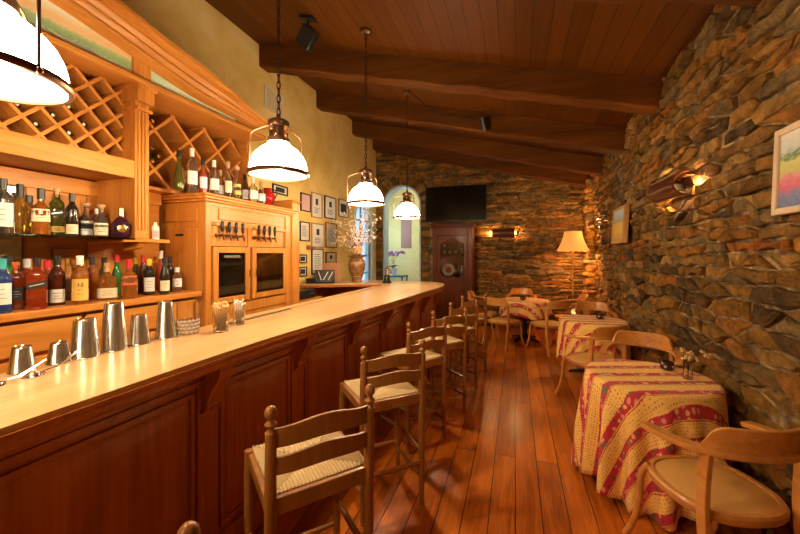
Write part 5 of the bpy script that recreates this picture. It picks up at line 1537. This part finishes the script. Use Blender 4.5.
# television
t = thing('television', 'large black flat television on the far stone wall above the cabinet', 'television', (-1.27, YF-.10, 2.70))
bm = nb(); bx(bm, -.68, .68, -.03, .02, -.395, .395); obj('housing', bm, 'black', t, .006)
bm = nb(); bx(bm, -.665, .665, -.033, -.029, -.375, .38); obj('screen', bm, 'screen', t)
bm = nb(); bx(bm, -.2, .2, .02, .095, -.15, .15); obj('wall_mount', bm, 'iron', t)

# ------------------------------------------------------------------ pictures
def wall_pic(px0, py0, px1, py1, fm, paper, label, extra=None, fw=.018, grp='framed papers on the yellow wall'):
    y0, y1 = y_at(px0, XL+.02), y_at(px1, XL+.02)
    D0, D1 = y0*c18-(XL+.02)*s18, y1*c18-(XL+.02)*s18
    zt = (H+(254-py0)*D0/355); zb = (H+(254-py1)*D1/355)
    h = (zt-zb)/2; w = (y1-y0)/2
    t = thing('picture_frame', label, 'framed picture', (XL+.002, (y0+y1)/2, (zt+zb)/2), 0, grp)
    bm = nb()
    for a in ((-w, -w+fw, -h, h), (w-fw, w, -h, h), (-w+fw, w-fw, -h, -h+fw), (-w+fw, w-fw, h-fw, h)): bx(bm, 0, .022, *a)
    obj('frame', bm, fm, t, .003)
    bm = nb(); bx(bm, 0, .010, -w+fw*.8, w-fw*.8, -h+fw*.8, h-fw*.8); pa = obj('paper', bm, paper, t)
    bm = nb()
    if extra == 'figure':
        bx(bm, .010, .0115, -w*.22, w*.22, h*.05, h*.55); pr = obj('printed_figure', bm, 'ink', pa); bm = nb()
        for k in range(4): bx(bm, .010, .0112, -w*.5, w*random.uniform(.2,.5), -h*(.2+.13*k)-.004, -h*(.2+.13*k)+.004)
    elif extra == 'photo':
        bx(bm, .010, .0115, -w*.6, w*.6, -h*.5, h*.5)
    else:
        for k in range(7): bx(bm, .010, .0112, -w*.55, w*random.uniform(.2,.55), h*(.55-.17*k)-.004, h*(.55-.17*k)+.004)
    obj('print', bm, 'silver' if paper != 'white_paper' else 'ink', pa)
PC = [(301,192,311,212.5,'frame_dark','pink_paper','black-framed pink sheet at the upper left of the framed papers',None),
 (311.8,191.5,322.5,219,'frame_gold','white_paper','gold-framed sheet with a dark figure, second in the upper row',"figure"),
 (325,195,336.3,220,'frame_dark','white_paper','black-framed sheet with a dark figure, third in the upper row',"figure"),
 (339,198,348.5,218.5,'frame_brown','white_paper','brown-framed sheet at the right end of the upper row by the branches',"photo"),
 (300.3,221,310,241.5,'frame_dark','white_paper','black-framed sheet at the left of the middle row',None),
 (311.8,222.5,324.5,248,'frame_gold','white_paper','gold-framed sheet with a dark figure in the middle row',"figure"),
 (326,222,337,248,'frame_brown','cream_paper','brown-framed sheet with a picture in the middle row by the branches',"photo"),
 (299.5,254.5,307,263,'frame_dark','white_paper','small black square frame, upper of the two beside the cabinet end','photo'),
 (299.8,267,307,276,'frame_dark','white_paper','small black square frame, lower of the two beside the cabinet end','photo'),
 (312,248.6,323.6,273.5,'frame_dark','white_paper','tall black-framed sheet low on the wall behind the menu rack',None),
 (326,252,336.5,266,'frame_dark','cream_paper','black-framed card low on the wall above the brown board',"figure")]
for p in PC: wall_pic(*p)
wall_pic(273,183,288,196.5,'frame_dark','white_paper','black-framed photograph high on the wall just past the red jug','photo', .02, None)
bm = nb(); bx(bm, 0, .05, -.09, .09, -.02, .02); bx(bm, 0, .06, -.095, -.06, -.035, .035)
tag(obj('wall_switch_box', bm, 'terracotta', None, .004, (XL+.001, 5.06, 1.685)), 'small brown box on the yellow wall between the framed papers', 'box')

def hung(label, y0, y1, z0, z1, out, depth, fm, art, fw, tilt):
    yc = (y0+y1)/2; ang = math.atan(.036)
    t = thing('painting', label, 'painting', (wall_x(yc)-out, yc, (z0+z1)/2), R(0))
    t.rotation_euler = (0, 0, -ang)
    w, h = (y1-y0)/2, (z1-z0)/2; bm = nb()
    rt_ = Matrix.Rotation(R(tilt), 4, 'Y')
    for a in ((-w, -w+fw, -h, h), (w-fw, w, -h, h), (-w+fw, w-fw, -h, -h+fw), (-w+fw, w-fw, h-fw, h)): bx(bm, -depth/2, depth/2, *a)
    bmesh.ops.transform(bm, matrix=rt_, verts=bm.verts); obj('frame', bm, fm, t, .004)
    x = -depth/2+.012; c = [V((x, w-fw, -h+fw)), V((x, -w+fw, -h+fw)), V((x, -w+fw, h-fw)), V((x, w-fw, h-fw))]
    quad_uv('canvas', [rt_ @ p for p in c], art, t)
    bm = nb(); bx(bm, 0, out-.030*((z0+z1)/2)-.02, -.02, .02, h*.5, h*.5+.02); obj('hanger', bm, 'iron', t)
hung('cream-framed flower meadow painting at the right edge of the stone wall', 1.58, 2.27, 1.77, 2.19, .135, .035, 'frame_cream', 'meadow', .032, 2)
hung('small gold-framed yellow field painting on the stone wall past the sconce', 5.10, 5.76, 1.72, 2.20, .155, .06, 'frame_gold', 'wheatfield', .035, 3)

# vent on the yellow wall
t = thing('air_vent', 'pale slatted air vent high on the yellow wall', 'vent', (XL+.001, 4.15, 3.70))
bm = nb()
for a in ((-.2, -.175, -.15, .15), (.175, .2, -.15, .15), (-.175, .175, -.15, -.125), (-.175, .175, .125, .15), (-.008, .008, -.125, .125)): bx(bm, 0, .018, *a)
obj('frame', bm, 'vent', t, .003)
bm = nb()
for k in range(14): box(bm, (.008, -.165+.0254*k, 0), (.010, .016, .25), Matrix.Rotation(R(25), 4, 'Z'))
obj('slats', bm, 'vent', t)

# ceiling speakers
def cray(px, py):
    q, v = (px-400)/355, (254-py)/355; dx, dy, dz = q*c18-s18, q*s18+c18, v
    k = 1.95/(dz+.25*dx); return V((k*dx, k*dy, H+k*dz))
p = cray(308, 18)
t = thing('ceiling_speaker', 'black box speaker hung from the ceiling between the beams', 'speaker', p)
tl = Matrix.Rotation(math.atan(.25), 4, 'Y')
bm = nb(); box(bm, (0, 0, -.012), (.16, .10, .024), tl); cyl(bm, (0,0,-.02), (0,-.005,-.12), .012); obj('bracket', bm, 'iron', t)
rt3 = Euler((R(30), R(38), R(25))).to_matrix().to_4x4()
bm = nb(); box(bm, (0, -.01, -.21), (.16, .12, .20), rt3); sp = obj('cabinet', bm, 'black', t, .012)
bm = nb(); box(bm, V((0, -.01, -.21))+rt3 @ V((0, -.063, 0)), (.145, .006, .185), rt3); obj('grille', bm, 'iron', sp)
# spotlight on the third beam with its conduit
by = 5.26; bxx = -.42; bz = ceil_z(bxx)+.02-.30
t = thing('spot_speaker', 'small black speaker on the beam above the aisle', 'speaker', (bxx, by-.0, bz+.10))
bm = nb(); box(bm, (0, -.012, 0), (.07, .02, .07)); cyl(bm, (0, -.02, 0), (0, -.09, -.03), .012); obj('bracket', bm, 'iron', t)
bm = nb(); cyl(bm, (.02, -.06, -.10), (-.02, -.13, .05), .055, .055, 16); obj('can', bm, 'black', t)
bm = nb(); xs = [-1.34, -1.2, -1.05, -.9, -.7, -.5]
tube(bm, [(-1.38, 4.95, ceil_z(-1.38)-.010)] + [(x, 5.246 if i else 5.1, ceil_z(x)-.008 if i == 0 else ceil_z(x)-.12) for i, x in enumerate(xs)], .006, 6)
tag(obj('cable', bm, 'iron'), 'thin black cable looped from the far pendant along the beam', 'cable')

# ------------------------------------------------------------------ things beyond the arch
t = thing('wall_hanging', 'tall reddish woven panel on the pale wall seen through the arch', 'wall hanging', (-3.24, 10.59, 2.48))
quad_uv('woven_cloth', [(-.17, 0, -.72), (.17, 0, -.72), (.17, 0, .72), (-.17, 0, .72)], 'tapestry', t)
bm = nb(); cyl(bm, (-.2, -.005, .73), (.2, -.005, .73), .012); obj('rod', bm, 'stem', t)
t = thing('side_table', 'blue painted side table seen through the arch', 'table', (-3.18, 9.2, 0))
bm = nb(); bx(bm, -.35, .35, -.25, .25, .96, 1.0); obj('tabletop', bm, 'blue_chair', t, .006)
for x in (-.32, .32):
    for y in (-.22, .22): bm = nb(); bx(bm, x-.02, x+.02, y-.02, y+.02, 0, .96); obj('leg', bm, 'blue_chair', t, .004)
t = thing('flower_pot', 'white pot on the blue table seen through the arch', 'pot', (-3.18, 9.2, 1.0005))
bm = nb(); lathe(bm, [(0, 0), (.07, 0), (.10, .18), (.105, .19), (.09, .19), (.08, .16), (0, .16)], seg=22); obj('body', bm, 'cap_white', t)
bm = nb(); lathe(bm, [(0, .161), (.079, .161), (.079, .166), (0, .168)], seg=18); obj('soil', bm, 'stem', t)
t = thing('orchid', 'purple flowering orchid in the white pot beyond the arch', 'plant', (-3.18, 9.2, 1.174))
bm = nb()
for k in range(7):
    a = k*.9; sweep(bm, [V((0,0,0)), V((.10*math.cos(a), .10*math.sin(a), .10)), V((.2*math.cos(a), .2*math.sin(a), .06))], [(-.02,-.002), (.02,-.002), (.02,.002), (-.02,.002)], scl=[.5,1,.3])
obj('leaves', bm, 'green_leaf', t)
bm = nb(); fl = nb()
for k in range(4):
    a = k*1.6; pts = [V((0,0,0)), V((.04*math.cos(a), .04*math.sin(a), .25)), V((.16*math.cos(a), .16*math.sin(a), .48)), V((.3*math.cos(a), .3*math.sin(a), .44))]; tube(bm, pts, .005, 5)
    for j in range(6):
        p = pts[2].lerp(pts[3], j/5) if j > 1 else pts[1].lerp(pts[2], .6+.2*j)
        for m_ in range(5):
            d = V((math.cos(m_*1.257), .2, math.sin(m_*1.257)))*.028; bmesh.ops.create_icosphere(fl, subdivisions=1, radius=.022, matrix=Matrix.Translation(p+d))
obj('stems', bm, 'green_leaf', t); obj('petals', fl, 'orchid', t)
t = thing('wooden_chair', 'dark wooden chair beyond the arch', 'chair', (-2.0, 8.75, 0), R(200))
bm = nb(); bx(bm, -.2, .2, -.2, .2, .43, .46); obj('seat', bm, 'frame_brown', t, .006)
for x in (-.18, .18):
    bm = nb(); tube(bm, [(x, -.18, 0), (x, -.19, .45), (x, -.22, 1.35)], .018, 8); obj('back_leg', bm, 'frame_brown', t)
    bm = nb(); tube(bm, [(x, .18, 0), (x, .18, .44)], .017, 8); obj('front_leg', bm, 'frame_brown', t)
bm = nb(); 
for z in (.7, .95, 1.2): bx(bm, -.18, .18, -.225, -.20, z, z+.10)
obj('back_slats', bm, 'frame_brown', t, .004)

# ------------------------------------------------------------------ other light
light('beyond_lamp', 'POINT', (-2.2, 9.3, 3.2), 26, (1,.82,.5), .15)
light('beyond_window', 'AREA', (-4.4, 9.3, 2.2), 70, (.45,.75,1.), size=1.2, shape='SQUARE').rotation_euler = (0, R(-90), 0)

w = bpy.data.worlds.new('world'); bpy.context.scene.world = w; w.use_nodes = True
w.node_tree.nodes['Background'].inputs[0].default_value = (.25,.42,.62,1); w.node_tree.nodes['Background'].inputs[1].default_value = .3
sc = bpy.context.scene
sc.view_settings.view_transform = 'Standard'; sc.view_settings.look = 'None'; sc.view_settings.gamma = 1; sc.view_settings.exposure = .30
sc.view_settings.use_curve_mapping = False
sc.cycles.use_denoising = True
sc.cycles.max_bounces = 10; sc.cycles.transmission_bounces = 8; sc.cycles.sample_clamp_indirect = 6; sc.cycles.caustics_reflective = False; sc.cycles.caustics_refractive = False
